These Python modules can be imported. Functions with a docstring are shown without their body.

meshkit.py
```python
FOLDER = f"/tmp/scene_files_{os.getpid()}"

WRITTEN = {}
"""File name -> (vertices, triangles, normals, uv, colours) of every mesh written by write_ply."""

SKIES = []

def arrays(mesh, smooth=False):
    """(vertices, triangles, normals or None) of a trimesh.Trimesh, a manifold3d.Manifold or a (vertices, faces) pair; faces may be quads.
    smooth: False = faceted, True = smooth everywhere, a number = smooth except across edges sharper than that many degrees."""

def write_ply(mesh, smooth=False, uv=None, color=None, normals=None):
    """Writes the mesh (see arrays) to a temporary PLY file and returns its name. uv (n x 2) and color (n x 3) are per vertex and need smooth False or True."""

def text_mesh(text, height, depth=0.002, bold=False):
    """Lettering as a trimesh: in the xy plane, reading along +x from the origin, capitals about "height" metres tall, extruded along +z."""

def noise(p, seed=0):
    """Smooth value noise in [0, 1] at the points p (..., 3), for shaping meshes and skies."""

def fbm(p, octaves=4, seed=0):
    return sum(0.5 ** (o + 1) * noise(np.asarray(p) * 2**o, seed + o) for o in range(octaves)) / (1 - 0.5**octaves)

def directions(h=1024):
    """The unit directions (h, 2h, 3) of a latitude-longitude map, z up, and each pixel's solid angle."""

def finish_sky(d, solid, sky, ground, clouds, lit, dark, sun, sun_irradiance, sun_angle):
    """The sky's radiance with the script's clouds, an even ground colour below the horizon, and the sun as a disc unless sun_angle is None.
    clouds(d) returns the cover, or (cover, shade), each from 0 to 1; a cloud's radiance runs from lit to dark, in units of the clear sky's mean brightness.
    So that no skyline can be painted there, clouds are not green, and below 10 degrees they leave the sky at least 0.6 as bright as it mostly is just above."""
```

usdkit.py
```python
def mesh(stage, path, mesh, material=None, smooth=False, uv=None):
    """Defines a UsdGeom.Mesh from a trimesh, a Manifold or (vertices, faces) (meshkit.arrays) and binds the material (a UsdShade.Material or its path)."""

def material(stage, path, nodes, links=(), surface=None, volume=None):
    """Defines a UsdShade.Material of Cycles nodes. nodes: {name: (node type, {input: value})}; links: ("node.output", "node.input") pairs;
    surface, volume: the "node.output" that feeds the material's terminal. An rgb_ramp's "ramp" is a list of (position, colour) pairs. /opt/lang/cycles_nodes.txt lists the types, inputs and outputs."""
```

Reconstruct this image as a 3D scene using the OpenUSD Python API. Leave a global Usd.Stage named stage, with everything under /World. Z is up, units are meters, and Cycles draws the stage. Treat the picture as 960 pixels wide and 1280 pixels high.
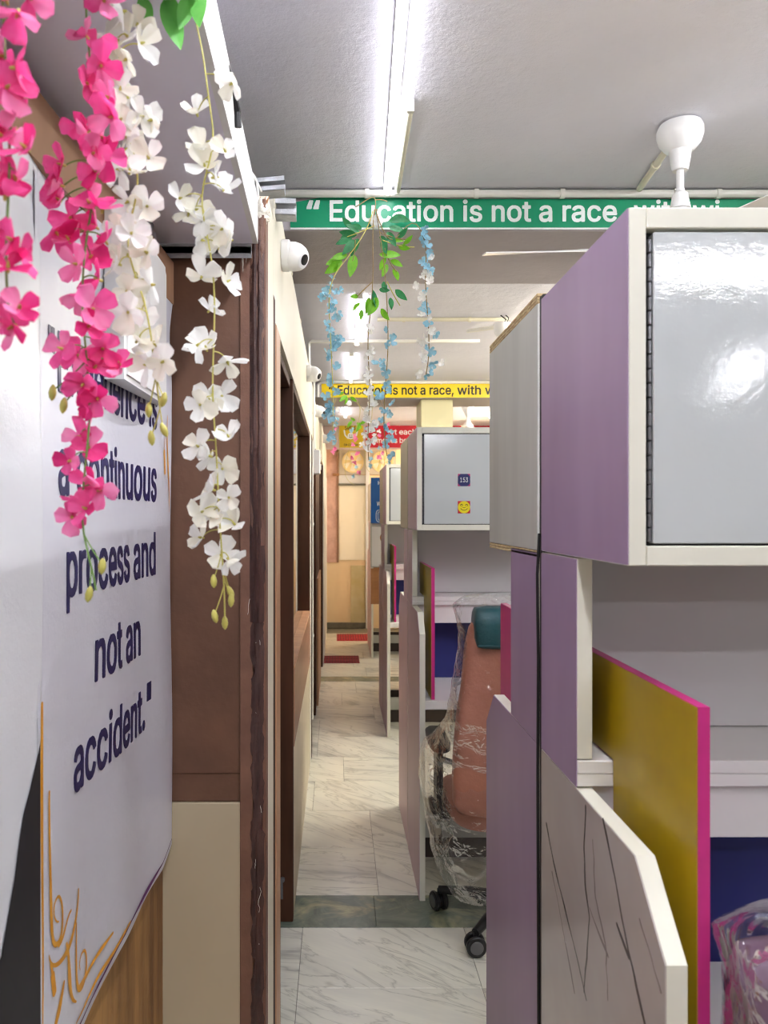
import math, random
import numpy as np
import trimesh
import manifold3d as m3
from shapely.geometry import Polygon, LineString, Point
from shapely import affinity
from pxr import Usd, UsdGeom, UsdLux, UsdShade, Gf, Sdf, Vt
import usdkit, meshkit

stage = Usd.Stage.CreateInMemory()
UsdGeom.SetStageUpAxis(stage, UsdGeom.Tokens.z)
UsdGeom.SetStageMetersPerUnit(stage, 1.0)
UsdGeom.Xform.Define(stage, '/World')
UsdGeom.Scope.Define(stage, '/World/Looks')

# ------------------------------------------------------------------ camera
F = 950.0                       # focal length in pixels of the 960 x 1280 frame
EYE = 1.55
VX, VY = 421.0, 645.0           # where the corridor's depth lines meet
cam = UsdGeom.Camera.Define(stage, '/World/camera')
cam.CreateHorizontalApertureAttr(36.0)
cam.CreateVerticalApertureAttr(48.0)
cam.CreateFocalLengthAttr(36.0 * F / 960)
cam.CreateHorizontalApertureOffsetAttr((480 - VX) / 960 * 36)
cam.CreateVerticalApertureOffsetAttr((VY - 640) / 960 * 36)
cam.CreateClippingRangeAttr(Gf.Vec2f(0.05, 60))
cam.CreateFStopAttr(10.0)
cam.CreateFocusDistanceAttr(2.0)
cam.CreateExposureAttr(1.65)
cx = UsdGeom.Xformable(cam)
cx.AddTranslateOp().Set(Gf.Vec3d(0, 0, EYE))
cx.AddRotateXOp().Set(90.0)

TUBE = 6.5                     # strength of the lit tubes in view
TUBE_OUT = 60.0                # strength of the tubes outside the photograph
WARM = 600.0                     # strength of the warm bulb at the corridor's end

# ------------------------------------------------------------------ helpers
def lin(c):
    c = np.asarray(c, float) / 255.0
    return tuple(np.where(c <= 0.04045, c / 12.92, ((c + 0.055) / 1.055) ** 2.4))

def at(px, py, d):
    """the point d metres ahead that was measured at pixel (px, py)"""
    return np.array([(px - VX) * d / F, d, EYE - (py - VY) * d / F])

MATS = {}
def mat(name, rgb, rough=0.5, var=0.05, scale=6.0, stretch=(1, 1, 1), bump=0.0, bscale=80.0, spec=0.5, rgb2=None, detail=4, trans=0.0, emit=0.0, coat=0.0, metal=0.0, lo=0.3, hi=0.7):
    c = np.array(lin(rgb)); c2 = np.array(lin(rgb2)) if rgb2 is not None else c * (1 - 2 * var)
    nodes = {'g': ('geometry', {}), 'm': ('mapping', {'scale': tuple(scale * s for s in stretch)}),
             'n': ('noise_texture', {'scale': 1.0, 'detail': float(detail), 'roughness': 0.6}),
             'r': ('rgb_ramp', {'ramp': [(lo, tuple(c2)), (hi, tuple(c))]}),
             'p': ('principled_bsdf', {'roughness': rough, 'specular_ior_level': spec, 'metallic': metal, 'coat_weight': coat})}
    links = [('g.position', 'm.vector'), ('m.vector', 'n.vector'), ('n.fac', 'r.fac'), ('r.color', 'p.base_color')]
    if bump:
        nodes['bn'] = ('noise_texture', {'scale': bscale, 'detail': 9.0 if bscale < 8 else 4.0, 'roughness': 0.68 if bscale < 8 else 0.6})
        nodes['b'] = ('bump', {'strength': 1.0, 'distance': bump})
        links += [('g.position', 'bn.vector'), ('bn.fac', 'b.height'), ('b.normal', 'p.normal')]
    surf = 'p.BSDF'
    if emit:
        nodes['p'][1]['emission_strength'] = emit; nodes['p'][1]['emission_color'] = tuple(c)
    if trans:
        nodes['t'] = ('translucent_bsdf', {}); nodes['x'] = ('mix_closure', {'fac': trans})
        links += [('r.color', 't.color'), ('p.BSDF', 'x.closure1'), ('t.BSDF', 'x.closure2')]
        surf = 'x.closure'
    MATS[name] = usdkit.material(stage, '/World/Looks/' + name, nodes, links, surface=surf)
    return MATS[name]

NUM, LOC = {}, {}
def free_path(parent, name):
    base = (str(parent.GetPath()) if parent is not None else '/World') + '/'
    k = NUM.get(base + name, 0); NUM[base + name] = k + 1
    return base + (name if k == 0 else '%s_%03d' % (name, k))

def setp(p, **kw):
    for k, v in kw.items():
        if v is not None: p.SetCustomDataByKey(k, v)
    return p

def thing(name, label, cat, loc=(0, 0, 0), group=None, kind=None):
    path = free_path(None, name)
    x = UsdGeom.Xform.Define(stage, path); x.AddTranslateOp().Set(Gf.Vec3d(*map(float, loc)))
    p = x.GetPrim(); LOC[path] = np.array(loc, float)
    return setp(p, label=label, category=cat, group=group, kind=kind)

def cat_(ms):
    ms = [m for m in ms if m is not None]
    if len(ms) == 1: return ms[0]
    vs, fs, o = [], [], 0
    for m in ms:
        v = np.asarray(m.vertices); vs.append(v); fs.append(np.asarray(m.faces) + o); o += len(v)
    return trimesh.Trimesh(np.vstack(vs), np.vstack(fs), process=False)

def obj(name, mesh, m, parent=None, smooth=30, label=None, kind=None):
    """one Mesh prim; the mesh is given in world coordinates"""
    if isinstance(mesh, (list, tuple)) and not isinstance(mesh[0], np.ndarray): mesh = cat_(mesh)
    path = free_path(parent, name)
    off = LOC.get(str(parent.GetPath()), np.zeros(3)) if parent is not None else np.zeros(3)
    v, f, n = meshkit.arrays(mesh, False)
    p = usdkit.mesh(stage, path, trimesh.Trimesh(v - off, f, process=False), MATS[m], smooth).GetPrim()
    LOC[path] = off
    return setp(p, label=label, kind=kind)

def single(name, mesh, m, label, cat, group=None, smooth=30, kind=None):
    """a thing that is one mesh"""
    return setp(obj(name, mesh, m, None, smooth), label=label, category=cat, group=group, kind=kind)

def struct(name, mesh, m, parent=None, smooth=30, label=None):
    p = obj(name, mesh, m, parent, smooth)
    return setp(p, label=label, kind='structure' if parent is None else None)

def sgroup(name, label=None, loc=(0, 0, 0)):
    path = free_path(None, name)
    x = UsdGeom.Xform.Define(stage, path); x.AddTranslateOp().Set(Gf.Vec3d(*map(float, loc))); LOC[path] = np.array(loc, float)
    return setp(x.GetPrim(), kind='structure', label=label)

# shapes
def box(x0, x1, y0, y1, z0, z1, b=0.001):
    lo = np.minimum([x0, y0, z0], [x1, y1, z1]); hi = np.maximum([x0, y0, z0], [x1, y1, z1])
    b = min(b, (hi - lo).min() * 0.3)
    if b <= 0:
        return trimesh.creation.box(bounds=[lo, hi])
    pts = []
    for c in np.ndindex(2, 2, 2):
        p = np.where(np.array(c) == 1, hi, lo); s = np.where(np.array(c) == 1, -1, 1)
        for k in range(3):
            q = p + s * b; q[k] = p[k]; pts.append(q)
    return trimesh.convex.convex_hull(np.array(pts))

def tube(pts, r, n=8, cap=True):
    """swept round bar along points; r a number or one per point"""
    pts = np.asarray(pts, float); r = np.broadcast_to(r, len(pts))
    t = np.gradient(pts, axis=0); t /= np.linalg.norm(t, axis=1, keepdims=True) + 1e-12
    up = np.array([0, 0, 1.0]) if abs(t[0][2]) < 0.9 else np.array([1.0, 0, 0])
    u = np.cross(t[0], up); u /= np.linalg.norm(u)
    rings = []
    a = np.arange(n) * 2 * np.pi / n
    for p, d, rr in zip(pts, t, r):
        u = u - d * (u @ d); u /= np.linalg.norm(u) + 1e-12; w = np.cross(d, u)
        rings.append(p + rr * (np.cos(a)[:, None] * u + np.sin(a)[:, None] * w))
    return loft(rings, cap)

def loft(rings, cap=True):
    rings = [np.asarray(q) for q in rings]; n = len(rings[0]); v = np.vstack(rings); f = []
    for i in range(len(rings) - 1):
        for j in range(n):
            a, b = i * n + j, i * n + (j + 1) % n
            f += [[a, b, b + n], [a, b + n, a + n]]
    if cap:
        c0, c1 = len(v), len(v) + 1
        v = np.vstack([v, rings[0].mean(0), rings[-1].mean(0)]); e = (len(rings) - 1) * n
        for j in range(n):
            f += [[c0, (j + 1) % n, j], [c1, e + j, e + (j + 1) % n]]
    m = trimesh.Trimesh(v, np.array(f), process=False)
    if cap and m.volume < 0: m.invert()
    return m

def cyl(p0, p1, r, n=16, r1=None):
    return tube([p0, p1], [r, r if r1 is None else r1], n)

def lathe(profile, center, axis=(0, 0, 1), n=24):
    """profile: (radius, along) pairs"""
    axis = np.asarray(axis, float); axis /= np.linalg.norm(axis)
    u = np.cross(axis, [1, 0, 0] if abs(axis[0]) < 0.9 else [0, 1, 0]); u /= np.linalg.norm(u); w = np.cross(axis, u)
    a = np.arange(n) * 2 * np.pi / n
    return loft([np.asarray(center) + h * axis + max(r, 1e-4) * (np.cos(a)[:, None] * u + np.sin(a)[:, None] * w) for r, h in profile])

def prism_x(poly, x0, x1):
    """poly of (y, z), from x0 to x1"""
    m = trimesh.creation.extrude_polygon(poly if isinstance(poly, Polygon) else Polygon(poly), x1 - x0, engine='earcut')
    v = np.array(m.vertices); return trimesh.Trimesh(np.c_[v[:, 2] + x0, v[:, 0], v[:, 1]], m.faces, process=False)

def prism_y(poly, y0, y1):
    """poly of (x, z), from y0 (towards the camera) to y1"""
    if hasattr(poly, 'geoms'): return cat_([prism_y(g, y0, y1) for g in poly.geoms])
    m = trimesh.creation.extrude_polygon(poly if isinstance(poly, Polygon) else Polygon(poly), y1 - y0, engine='earcut')
    v = np.array(m.vertices); return trimesh.Trimesh(np.c_[v[:, 0], y1 - v[:, 2], v[:, 1]], m.faces, process=False)

def grid(fn, nu, nv):
    uu, vv = np.meshgrid(np.linspace(0, 1, nu), np.linspace(0, 1, nv), indexing='ij')
    p = np.array([fn(u, v) for u, v in zip(uu.ravel(), vv.ravel())])
    f = []
    for i in range(nu - 1):
        for j in range(nv - 1):
            a = i * nv + j; f += [[a, a + nv, a + nv + 1], [a, a + nv + 1, a + 1]]
    return trimesh.Trimesh(p, np.array(f), process=False)

def sheet(m, t):
    """gives an open surface the thickness t"""
    n = np.array(m.vertex_normals); v = np.array(m.vertices); f = np.array(m.faces); k = len(v)
    e = np.sort(np.vstack([f[:, [0, 1]], f[:, [1, 2]], f[:, [2, 0]]]), axis=1)
    d = np.vstack([f[:, [0, 1]], f[:, [1, 2]], f[:, [2, 0]]])
    _, inv, cnt = np.unique(e, axis=0, return_inverse=True, return_counts=True)
    bd = d[cnt[inv.ravel()] == 1]
    side = np.vstack([np.c_[bd[:, 0], bd[:, 0] + k, bd[:, 1] + k], np.c_[bd[:, 0], bd[:, 1] + k, bd[:, 1]]])
    return trimesh.Trimesh(np.vstack([v, v - n * t]), np.vstack([f, f[:, ::-1] + k, side]), process=False)

def text_y(s, x0, x1, z, h, y, bold=True, depth=0.001):
    """lettering on a face that looks towards the camera, baseline z, from x0 to x1"""
    m = meshkit.text_mesh(s, h, depth, bold); v = np.array(m.vertices)
    sx = (x1 - x0) / (v[:, 0].max() - v[:, 0].min()) if x1 is not None else 1.0
    return trimesh.Trimesh(np.c_[(v[:, 0] - v[:, 0].min()) * sx + x0, y - v[:, 2], v[:, 1] + z], m.faces, process=False)

# ------------------------------------------------------------------ materials
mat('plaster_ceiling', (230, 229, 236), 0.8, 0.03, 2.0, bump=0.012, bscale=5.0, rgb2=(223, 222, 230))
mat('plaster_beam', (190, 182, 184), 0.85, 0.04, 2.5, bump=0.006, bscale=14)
mat('soffit_paint', (232, 228, 240), 0.7, 0.03, 2, bump=0.003, bscale=12)
mat('white_paint', (225, 224, 220), 0.6, 0.03, 5, bump=0.002, bscale=30)
mat('cream_column', (226, 220, 176), 0.6, 0.02, 3)
mat('pink_paint', (215, 190, 180), 0.7, 0.03, 3)
mat('room_paint', (205, 200, 196), 0.8, 0.03, 1)
mat('cream_board', (222, 212, 186), 0.45, 0.05, 5, stretch=(1, 1, 0.25), rgb2=(206, 194, 166))
mat('pale_board', (232, 226, 205), 0.5, 0.04, 3, stretch=(1, 1, 0.3))
mat('khaki_laminate', (190, 174, 144), 0.5, 0.04, 4, stretch=(1, 1, 0.4))
mat('brown_board', (112, 77, 56), 0.55, 0.1, 5, rgb2=(92, 62, 45), bump=0.002, bscale=25)
mat('brown_post', (128, 90, 70), 0.6, 0.1, 9, rgb2=(106, 72, 56), bump=0.002, bscale=40)
mat('dark_groove', (88, 58, 50), 0.5, 0.2, 60, stretch=(1, 1, 0.12), rgb2=(50, 30, 28), bump=0.004, bscale=60)
mat('worn_groove', (126, 90, 72), 0.55, 0.2, 70, stretch=(1, 1, 0.1), rgb2=(84, 56, 46), bump=0.004, bscale=60)
mat('brown_strip', (160, 120, 90), 0.6, 0.1, 6, rgb2=(138, 102, 76))
mat('jamb_brown', (82, 50, 34), 0.6, 0.12, 12, stretch=(1, 1, 0.15), rgb2=(62, 38, 25), spec=0.2)
mat('peach_wood', (196, 150, 112), 0.45, 0.08, 14, stretch=(1, 1, 0.15), rgb2=(172, 126, 92))
mat('dado_laminate', (178, 132, 104), 0.25, 0.1, 6, stretch=(1, 0.2, 1.5), rgb2=(152, 106, 82))
mat('plywood', (192, 146, 84), 0.6, 0.15, 9, stretch=(1, 1, 0.12), rgb2=(120, 82, 44), bump=0.002, bscale=30, lo=0.35, hi=0.6)
mat('plaster_filler', (226, 220, 206), 0.9, 0.06, 30, bump=0.01, bscale=70)
mat('broken_wood', (218, 162, 112), 0.9, 0.2, 60, rgb2=(176, 120, 80), bump=0.006, bscale=120)
mat('galvanised', (200, 202, 204), 0.4, 0.12, 20, metal=0.35, rgb2=(160, 163, 168), bump=0.002, bscale=60)
mat('pvc', (236, 234, 224), 0.4, 0.02, 10)
mat('pvc_yellowed', (226, 220, 196), 0.4, 0.03, 10)
mat('pvc_grey', (150, 148, 152), 0.5, 0.03, 10)
mat('appliance_white', (238, 238, 236), 0.3, 0.01, 10)
mat('dark_lens', (22, 24, 28), 0.12, 0.01, 10)
mat('box_white', (240, 240, 238), 0.35, 0.01, 10)
mat('vinyl_white', (222, 223, 230), 0.32, 0.02, 3, rgb2=(212, 212, 222), bump=0.004, bscale=7)
mat('vinyl_pale', (228, 230, 234), 0.3, 0.02, 3, bump=0.003, bscale=6)
mat('vinyl_black', (26, 26, 34), 0.45, 0.1, 4)
mat('ink_navy', (30, 26, 84), 0.4, 0.02, 3)
mat('ink_purple', (84, 40, 84), 0.4, 0.02, 3)
mat('ink_orange', (232, 168, 52), 0.4, 0.08, 30, rgb2=(214, 142, 24))
mat('ink_white', (240, 244, 240), 0.4, 0.01, 3)
mat('ink_black', (30, 28, 24), 0.45, 0.02, 3)
mat('banner_green', (8, 150, 104), 0.35, 0.04, 4, bump=0.003, bscale=10)
mat('banner_yellow', (244, 214, 16), 0.4, 0.03, 4)
mat('banner_red', (204, 18, 44), 0.4, 0.03, 4)
mat('sign_yellow', (226, 192, 30), 0.4, 0.03, 6)
mat('poster_blue', (16, 92, 170), 0.35, 0.03, 6)
mat('poster_white', (226, 226, 226), 0.35, 0.02, 6)
mat('poster_brown', (158, 104, 48), 0.4, 0.02, 6)
mat('laminate_purple', (160, 136, 165), 0.38, 0.05, 5, stretch=(1, 1, 0.25), rgb2=(147, 122, 152))
mat('laminate_mauve', (212, 184, 198), 0.45, 0.04, 4, stretch=(1, 1, 0.25))
mat('laminate_pink', (214, 176, 170), 0.45, 0.04, 4, stretch=(1, 1, 0.25))
mat('laminate_grey', (190, 190, 182), 0.5, 0.05, 9, stretch=(1, 1, 0.15), rgb2=(174, 173, 166))
mat('laminate_beige', (206, 194, 172), 0.5, 0.04, 6, stretch=(1, 1, 0.2))
mat('edge_white', (232, 230, 214), 0.4, 0.03, 9)
mat('cabinet_white', (226, 227, 222), 0.3, 0.02, 4)
mat('door_gloss', (198, 203, 203), 0.07, 0.015, 2, bump=0.0002, bscale=85, spec=0.6)
mat('seal_black', (24, 24, 26), 0.5, 0.05, 20)
mat('hinge_steel', (120, 120, 124), 0.3, 0.05, 20, metal=0.6)
mat('back_grey', (206, 204, 204), 0.5, 0.02, 4)
mat('shelf_white', (236, 234, 230), 0.4, 0.02, 6)
mat('navy_board', (34, 40, 112), 0.5, 0.03, 5)
mat('divider_yellow', (186, 158, 16), 0.35, 0.05, 6, rgb2=(168, 140, 12))
mat('divider_magenta', (206, 52, 134), 0.35, 0.05, 10, rgb2=(188, 40, 118))
mat('board_wood', (186, 132, 84), 0.55, 0.1, 8, stretch=(0.3, 1, 1), rgb2=(158, 106, 64))
mat('kick_dark', (70, 58, 52), 0.6, 0.1, 10)
mat('raw_ply', (214, 196, 150), 0.8, 0.12, 40, stretch=(1, 1, 6), rgb2=(160, 128, 88))
mat('leather_peach', (206, 140, 116), 0.42, 0.06, 5, rgb2=(190, 124, 102), bump=0.006, bscale=14)
mat('leather_teal', (14, 86, 92), 0.35, 0.08, 8, bump=0.004, bscale=30)
mat('leather_mauve', (118, 90, 110), 0.5, 0.06, 5, rgb2=(104, 78, 96), bump=0.006, bscale=14)
mat('chair_black', (30, 30, 32), 0.4, 0.1, 20)
mat('chrome', (200, 200, 204), 0.15, 0.03, 10, metal=1.0)
mat('petal_pink', (250, 110, 178), 0.6, 0.1, 40, rgb2=(242, 70, 150), trans=0.4)
mat('petal_rose', (252, 160, 204), 0.6, 0.1, 40, rgb2=(250, 120, 184), trans=0.4)
mat('petal_deep', (238, 60, 142), 0.6, 0.1, 40, rgb2=(224, 40, 122), trans=0.4)
mat('petal_white', (250, 250, 248), 0.6, 0.02, 40, rgb2=(242, 242, 238), trans=0.35)
mat('petal_ivory', (248, 246, 234), 0.6, 0.02, 40, rgb2=(242, 239, 224), trans=0.35)
mat('petal_blue', (176, 216, 232), 0.6, 0.05, 40, rgb2=(140, 198, 222), trans=0.3)
mat('stem_yellow', (198, 190, 96), 0.5, 0.08, 40)
mat('stem_green', (112, 150, 70), 0.5, 0.08, 40)
mat('stem_brown', (150, 128, 84), 0.6, 0.08, 40)
mat('leaf_bright', (130, 196, 40), 0.45, 0.1, 60, rgb2=(104, 176, 40), trans=0.35)
mat('leaf_green', (62, 150, 92), 0.45, 0.1, 60, rgb2=(44, 124, 74), trans=0.3)
mat('leaf_near', (128, 206, 104), 0.45, 0.1, 30, rgb2=(100, 190, 84), trans=0.35)
mat('mat_red', (196, 30, 50), 0.7, 0.08, 40)
mat('mat_maroon', (140, 20, 40), 0.7, 0.08, 40)
mat('mat_rib', (92, 10, 26), 0.7, 0.05, 40)
mat('cable_black', (20, 20, 22), 0.5, 0.02, 20)
mat('tube_glow', (244, 244, 255), 0.5, 0.0, 1, emit=TUBE)
mat('tube_glow_strong', (248, 249, 255), 0.5, 0.0, 1, emit=TUBE_OUT)
mat('tube_glow_near', (246, 248, 255), 0.5, 0.0, 1, emit=TUBE_OUT * 0.85)
mat('tube_glow_far', (255, 246, 232), 0.5, 0.0, 1, emit=TUBE_OUT * 1.6)
mat('bulb_glow', (255, 230, 196), 0.5, 0.0, 1, emit=WARM)
mat('slat_grey', (190, 186, 176), 0.4, 0.03, 20)
mat('end_peach', (246, 222, 180), 0.7, 0.05, 2, rgb2=(238, 206, 160))
mat('end_pink', (228, 188, 170), 0.8, 0.1, 8, rgb2=(200, 156, 138))
mat('end_cream', (250, 240, 214), 0.6, 0.03, 2)
mat('end_olive', (196, 178, 122), 0.7, 0.08, 4, rgb2=(214, 200, 160))
mat('vent_yellow', (246, 224, 160), 0.5, 0.03, 10)
mat('skirting_stone', (120, 116, 100), 0.5, 0.15, 20)
mat('sticker_blue', (22, 30, 96), 0.4, 0.01, 10)
mat('sticker_magenta', (190, 20, 110), 0.4, 0.01, 10)
mat('sticker_yellow', (240, 222, 20), 0.4, 0.01, 10)

def marble(name, rot, off, base, mid, vein, scale=2.2, rough=0.22, width=0.06):
    """pale stone with drawn-out grey veins"""
    usdkit_nodes = {
        'g': ('geometry', {}), 'm0': ('mapping', {'rotation': (0, 0, rot), 'location': off}), 'm': ('mapping', {'scale': (0.8, 3.6, 1.0)}),
        'n1': ('noise_texture', {'scale': scale, 'detail': 6.0, 'roughness': 0.62, 'distortion': 0.6}),
        'r1': ('rgb_ramp', {'ramp': [(0.32, lin(vein)), (0.44, lin(mid)), (0.6, lin(base))]}),
        'n2': ('noise_texture', {'scale': scale * 1.7, 'detail': 5.0, 'roughness': 0.55, 'distortion': 1.0}),
        's': ('math', {'math_type': 'subtract', 'value2': 0.5}), 'a': ('math', {'math_type': 'absolute'}),
        'r2': ('rgb_ramp', {'ramp': [(0.0, (0.70, 0.70, 0.69)), (width * 0.35, (0.88, 0.88, 0.87)), (width, (1, 1, 1))]}),
        'x': ('mix_color', {'blend_type': 'multiply', 'fac': 1.0}),
        'p': ('principled_bsdf', {'roughness': rough})}
    links = [('g.position', 'm0.vector'), ('m0.vector', 'm.vector'), ('m.vector', 'n1.vector'), ('m.vector', 'n2.vector'), ('n1.fac', 'r1.fac'), ('n2.fac', 's.value1'), ('s.value', 'a.value1'),
             ('a.value', 'r2.fac'), ('r1.color', 'x.a'), ('r2.color', 'x.b'), ('x.result', 'p.base_color')]
    MATS[name] = usdkit.material(stage, '/World/Looks/' + name, usdkit_nodes, links, surface='p.BSDF')

for k, (rot, off) in enumerate([(0.66, (0, 0, 0)), (0.8, (3, 1, 0)), (0.5, (7, 2, 0)), (0.1, (1, 9, 0)), (0.7, (5, 5, 0))]):
    marble('marble_%d' % k, rot, off, (234, 233, 218), (222, 221, 208), (178, 178, 168), scale=1.5, width=0.035)
MATS['marble_green'] = usdkit.material(stage, '/World/Looks/marble_green', {
    'g': ('geometry', {}), 'n': ('noise_texture', {'scale': 9.0, 'detail': 8.0, 'roughness': 0.7, 'distortion': 0.8}), 'n2': ('noise_texture', {'scale': 3.2, 'detail': 4.0, 'roughness': 0.6, 'distortion': 1.5}),
    'r': ('rgb_ramp', {'ramp': [(0.3, lin((70, 84, 74))), (0.5, lin((98, 110, 98))), (0.72, lin((128, 138, 122)))]}),
    'r2': ('rgb_ramp', {'ramp': [(0.5, (0, 0, 0)), (0.64, (0.7, 0.7, 0.7))]}), 'x': ('mix_color', {'b': lin((184, 182, 140))}), 'p': ('principled_bsdf', {'roughness': 0.25})},
    [('g.position', 'n.vector'), ('g.position', 'n2.vector'), ('n.fac', 'r.fac'), ('n2.fac', 'r2.fac'), ('r.color', 'x.a'), ('r2.color', 'x.fac'), ('x.result', 'p.base_color')], surface='p.BSDF')

mat('laminate_marble', (196, 188, 182), 0.12, 0.04, 3, rgb2=(178, 168, 164))
mat('vein_dark', (84, 76, 76), 0.15, 0.05, 30)
mat('vein_soft', (140, 128, 126), 0.15, 0.05, 30)

MATS['plastic_film'] = usdkit.material(stage, '/World/Looks/plastic_film', {
    'g': ('geometry', {}), 'n': ('noise_texture', {'scale': 15.0, 'detail': 3.0, 'roughness': 0.5, 'distortion': 0.8}), 'b': ('bump', {'strength': 1.0, 'distance': 0.022}),
    't': ('transparent_bsdf', {'color': (0.93, 0.93, 0.95)}), 'gl': ('glossy_bsdf', {'color': (1, 1, 1), 'roughness': 0.07}), 'd': ('translucent_bsdf', {'color': (0.8, 0.8, 0.82)}),
    'f': ('layer_weight', {'blend': 0.25}), 'm1': ('mix_closure', {}), 'm2': ('mix_closure', {'fac': 0.035}), 'mr': ('map_range', {'from_min': 0.0, 'from_max': 1.0, 'to_min': 0.015, 'to_max': 0.5, 'clamp': True})},
    [('g.position', 'n.vector'), ('n.fac', 'b.height'), ('b.normal', 'gl.normal'), ('b.normal', 'f.normal'), ('f.fresnel', 'mr.value'), ('mr.result', 'm1.fac'),
     ('t.BSDF', 'm1.closure1'), ('gl.BSDF', 'm1.closure2'), ('m1.closure', 'm2.closure1'), ('d.BSDF', 'm2.closure2')], surface='m2.closure')
MATS['pane_glass'] = usdkit.material(stage, '/World/Looks/pane_glass', {
    't': ('transparent_bsdf', {'color': (0.92, 0.94, 0.93)}), 'gl': ('glossy_bsdf', {'color': (1, 1, 1), 'roughness': 0.03}), 'f': ('fresnel', {'IOR': 1.5}), 'm': ('mix_closure', {})},
    [('f.fac', 'm.fac'), ('t.BSDF', 'm.closure1'), ('gl.BSDF', 'm.closure2')], surface='m.closure')

# ------------------------------------------------------------------ the room shell
CEIL = EYE + 1.176
XW = -0.167                     # face of the corridor's left partition
struct('floor', box(-3, 5, -6.6, 10.9, -0.1, -0.004, 0), 'skirting_stone')
floor = stage.GetPrimAtPath('/World/floor')
random.seed(11)
edges = [0.696, 1.146, 1.596, 2.046, 2.496, 2.863]
rows = list(zip(edges[:-1], edges[1:]))
e2 = [3.107 + 0.446 * k for k in range(10)]
rows += list(zip(e2[:-1], e2[1:])) + [(e2[-1] + 0.22, e2[-1] + 0.67)] + [(e2[-1] + 0.67 + 0.45 * k, e2[-1] + 1.12 + 0.45 * k) for k in range(5)]
for r, (ya, yb) in enumerate(rows):
    xo = -0.130 + (0 if r in (4,) else random.choice([0, 0.3, 0.17, 0.42]))
    xs = [x for x in np.arange(xo - 1.21, 2.4, 0.606) if x > -1.4]
    for xa in xs:
        t = 0.0008
        obj('tile', box(xa + t, xa + 0.606 - t, ya + t, yb - t, -0.01, 0.0, 0.0012), 'marble_%d' % random.choice([0, 0, 1, 2, 3, 4]), floor, smooth=False)
for ya, yb in ((2.863, 3.107), (e2[-1], e2[-1] + 0.22)):
    for k in range(3):
        obj('border_tile', box(-1.0 + k * 1.15, 0.149 + k * 1.15, ya + 0.0008, yb - 0.0008, -0.01, 0.0, 0.0012), 'marble_green', floor, smooth=False)
struct('ceiling', box(-3, 5, -6.6, 10.9, CEIL, CEIL + 0.12, 0), 'plaster_ceiling')
struct('wall_far', box(-3, 5, 10.5, 10.62, 0, CEIL, 0), 'end_peach')
struct('wall_near', box(-3, 5, -6.62, -6.5, 0, CEIL, 0), 'room_paint')
struct('wall_right', box(5, 5.12, -6.6, 10.9, 0, CEIL, 0), 'room_paint')
struct('wall_outer', box(-3.12, -3, -6.6, 10.9, 0, CEIL, 0), 'room_paint')
# beams across the room, the nearest column and the far cream column
BZ = EYE + 1.033
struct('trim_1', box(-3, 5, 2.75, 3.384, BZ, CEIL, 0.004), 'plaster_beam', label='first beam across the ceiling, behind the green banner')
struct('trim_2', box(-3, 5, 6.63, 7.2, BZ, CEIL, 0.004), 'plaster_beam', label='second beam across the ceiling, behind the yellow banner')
struct('trim_3', box(-3, 5, 9.9, 9.98, EYE + 0.87, CEIL, 0.004), 'pink_paint', label='last beam, behind the red banner')
struct('wall_column', box(0.745, 1.026, 6.72, 7.12, 0, BZ, 0.006), 'cream_column')

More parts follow.
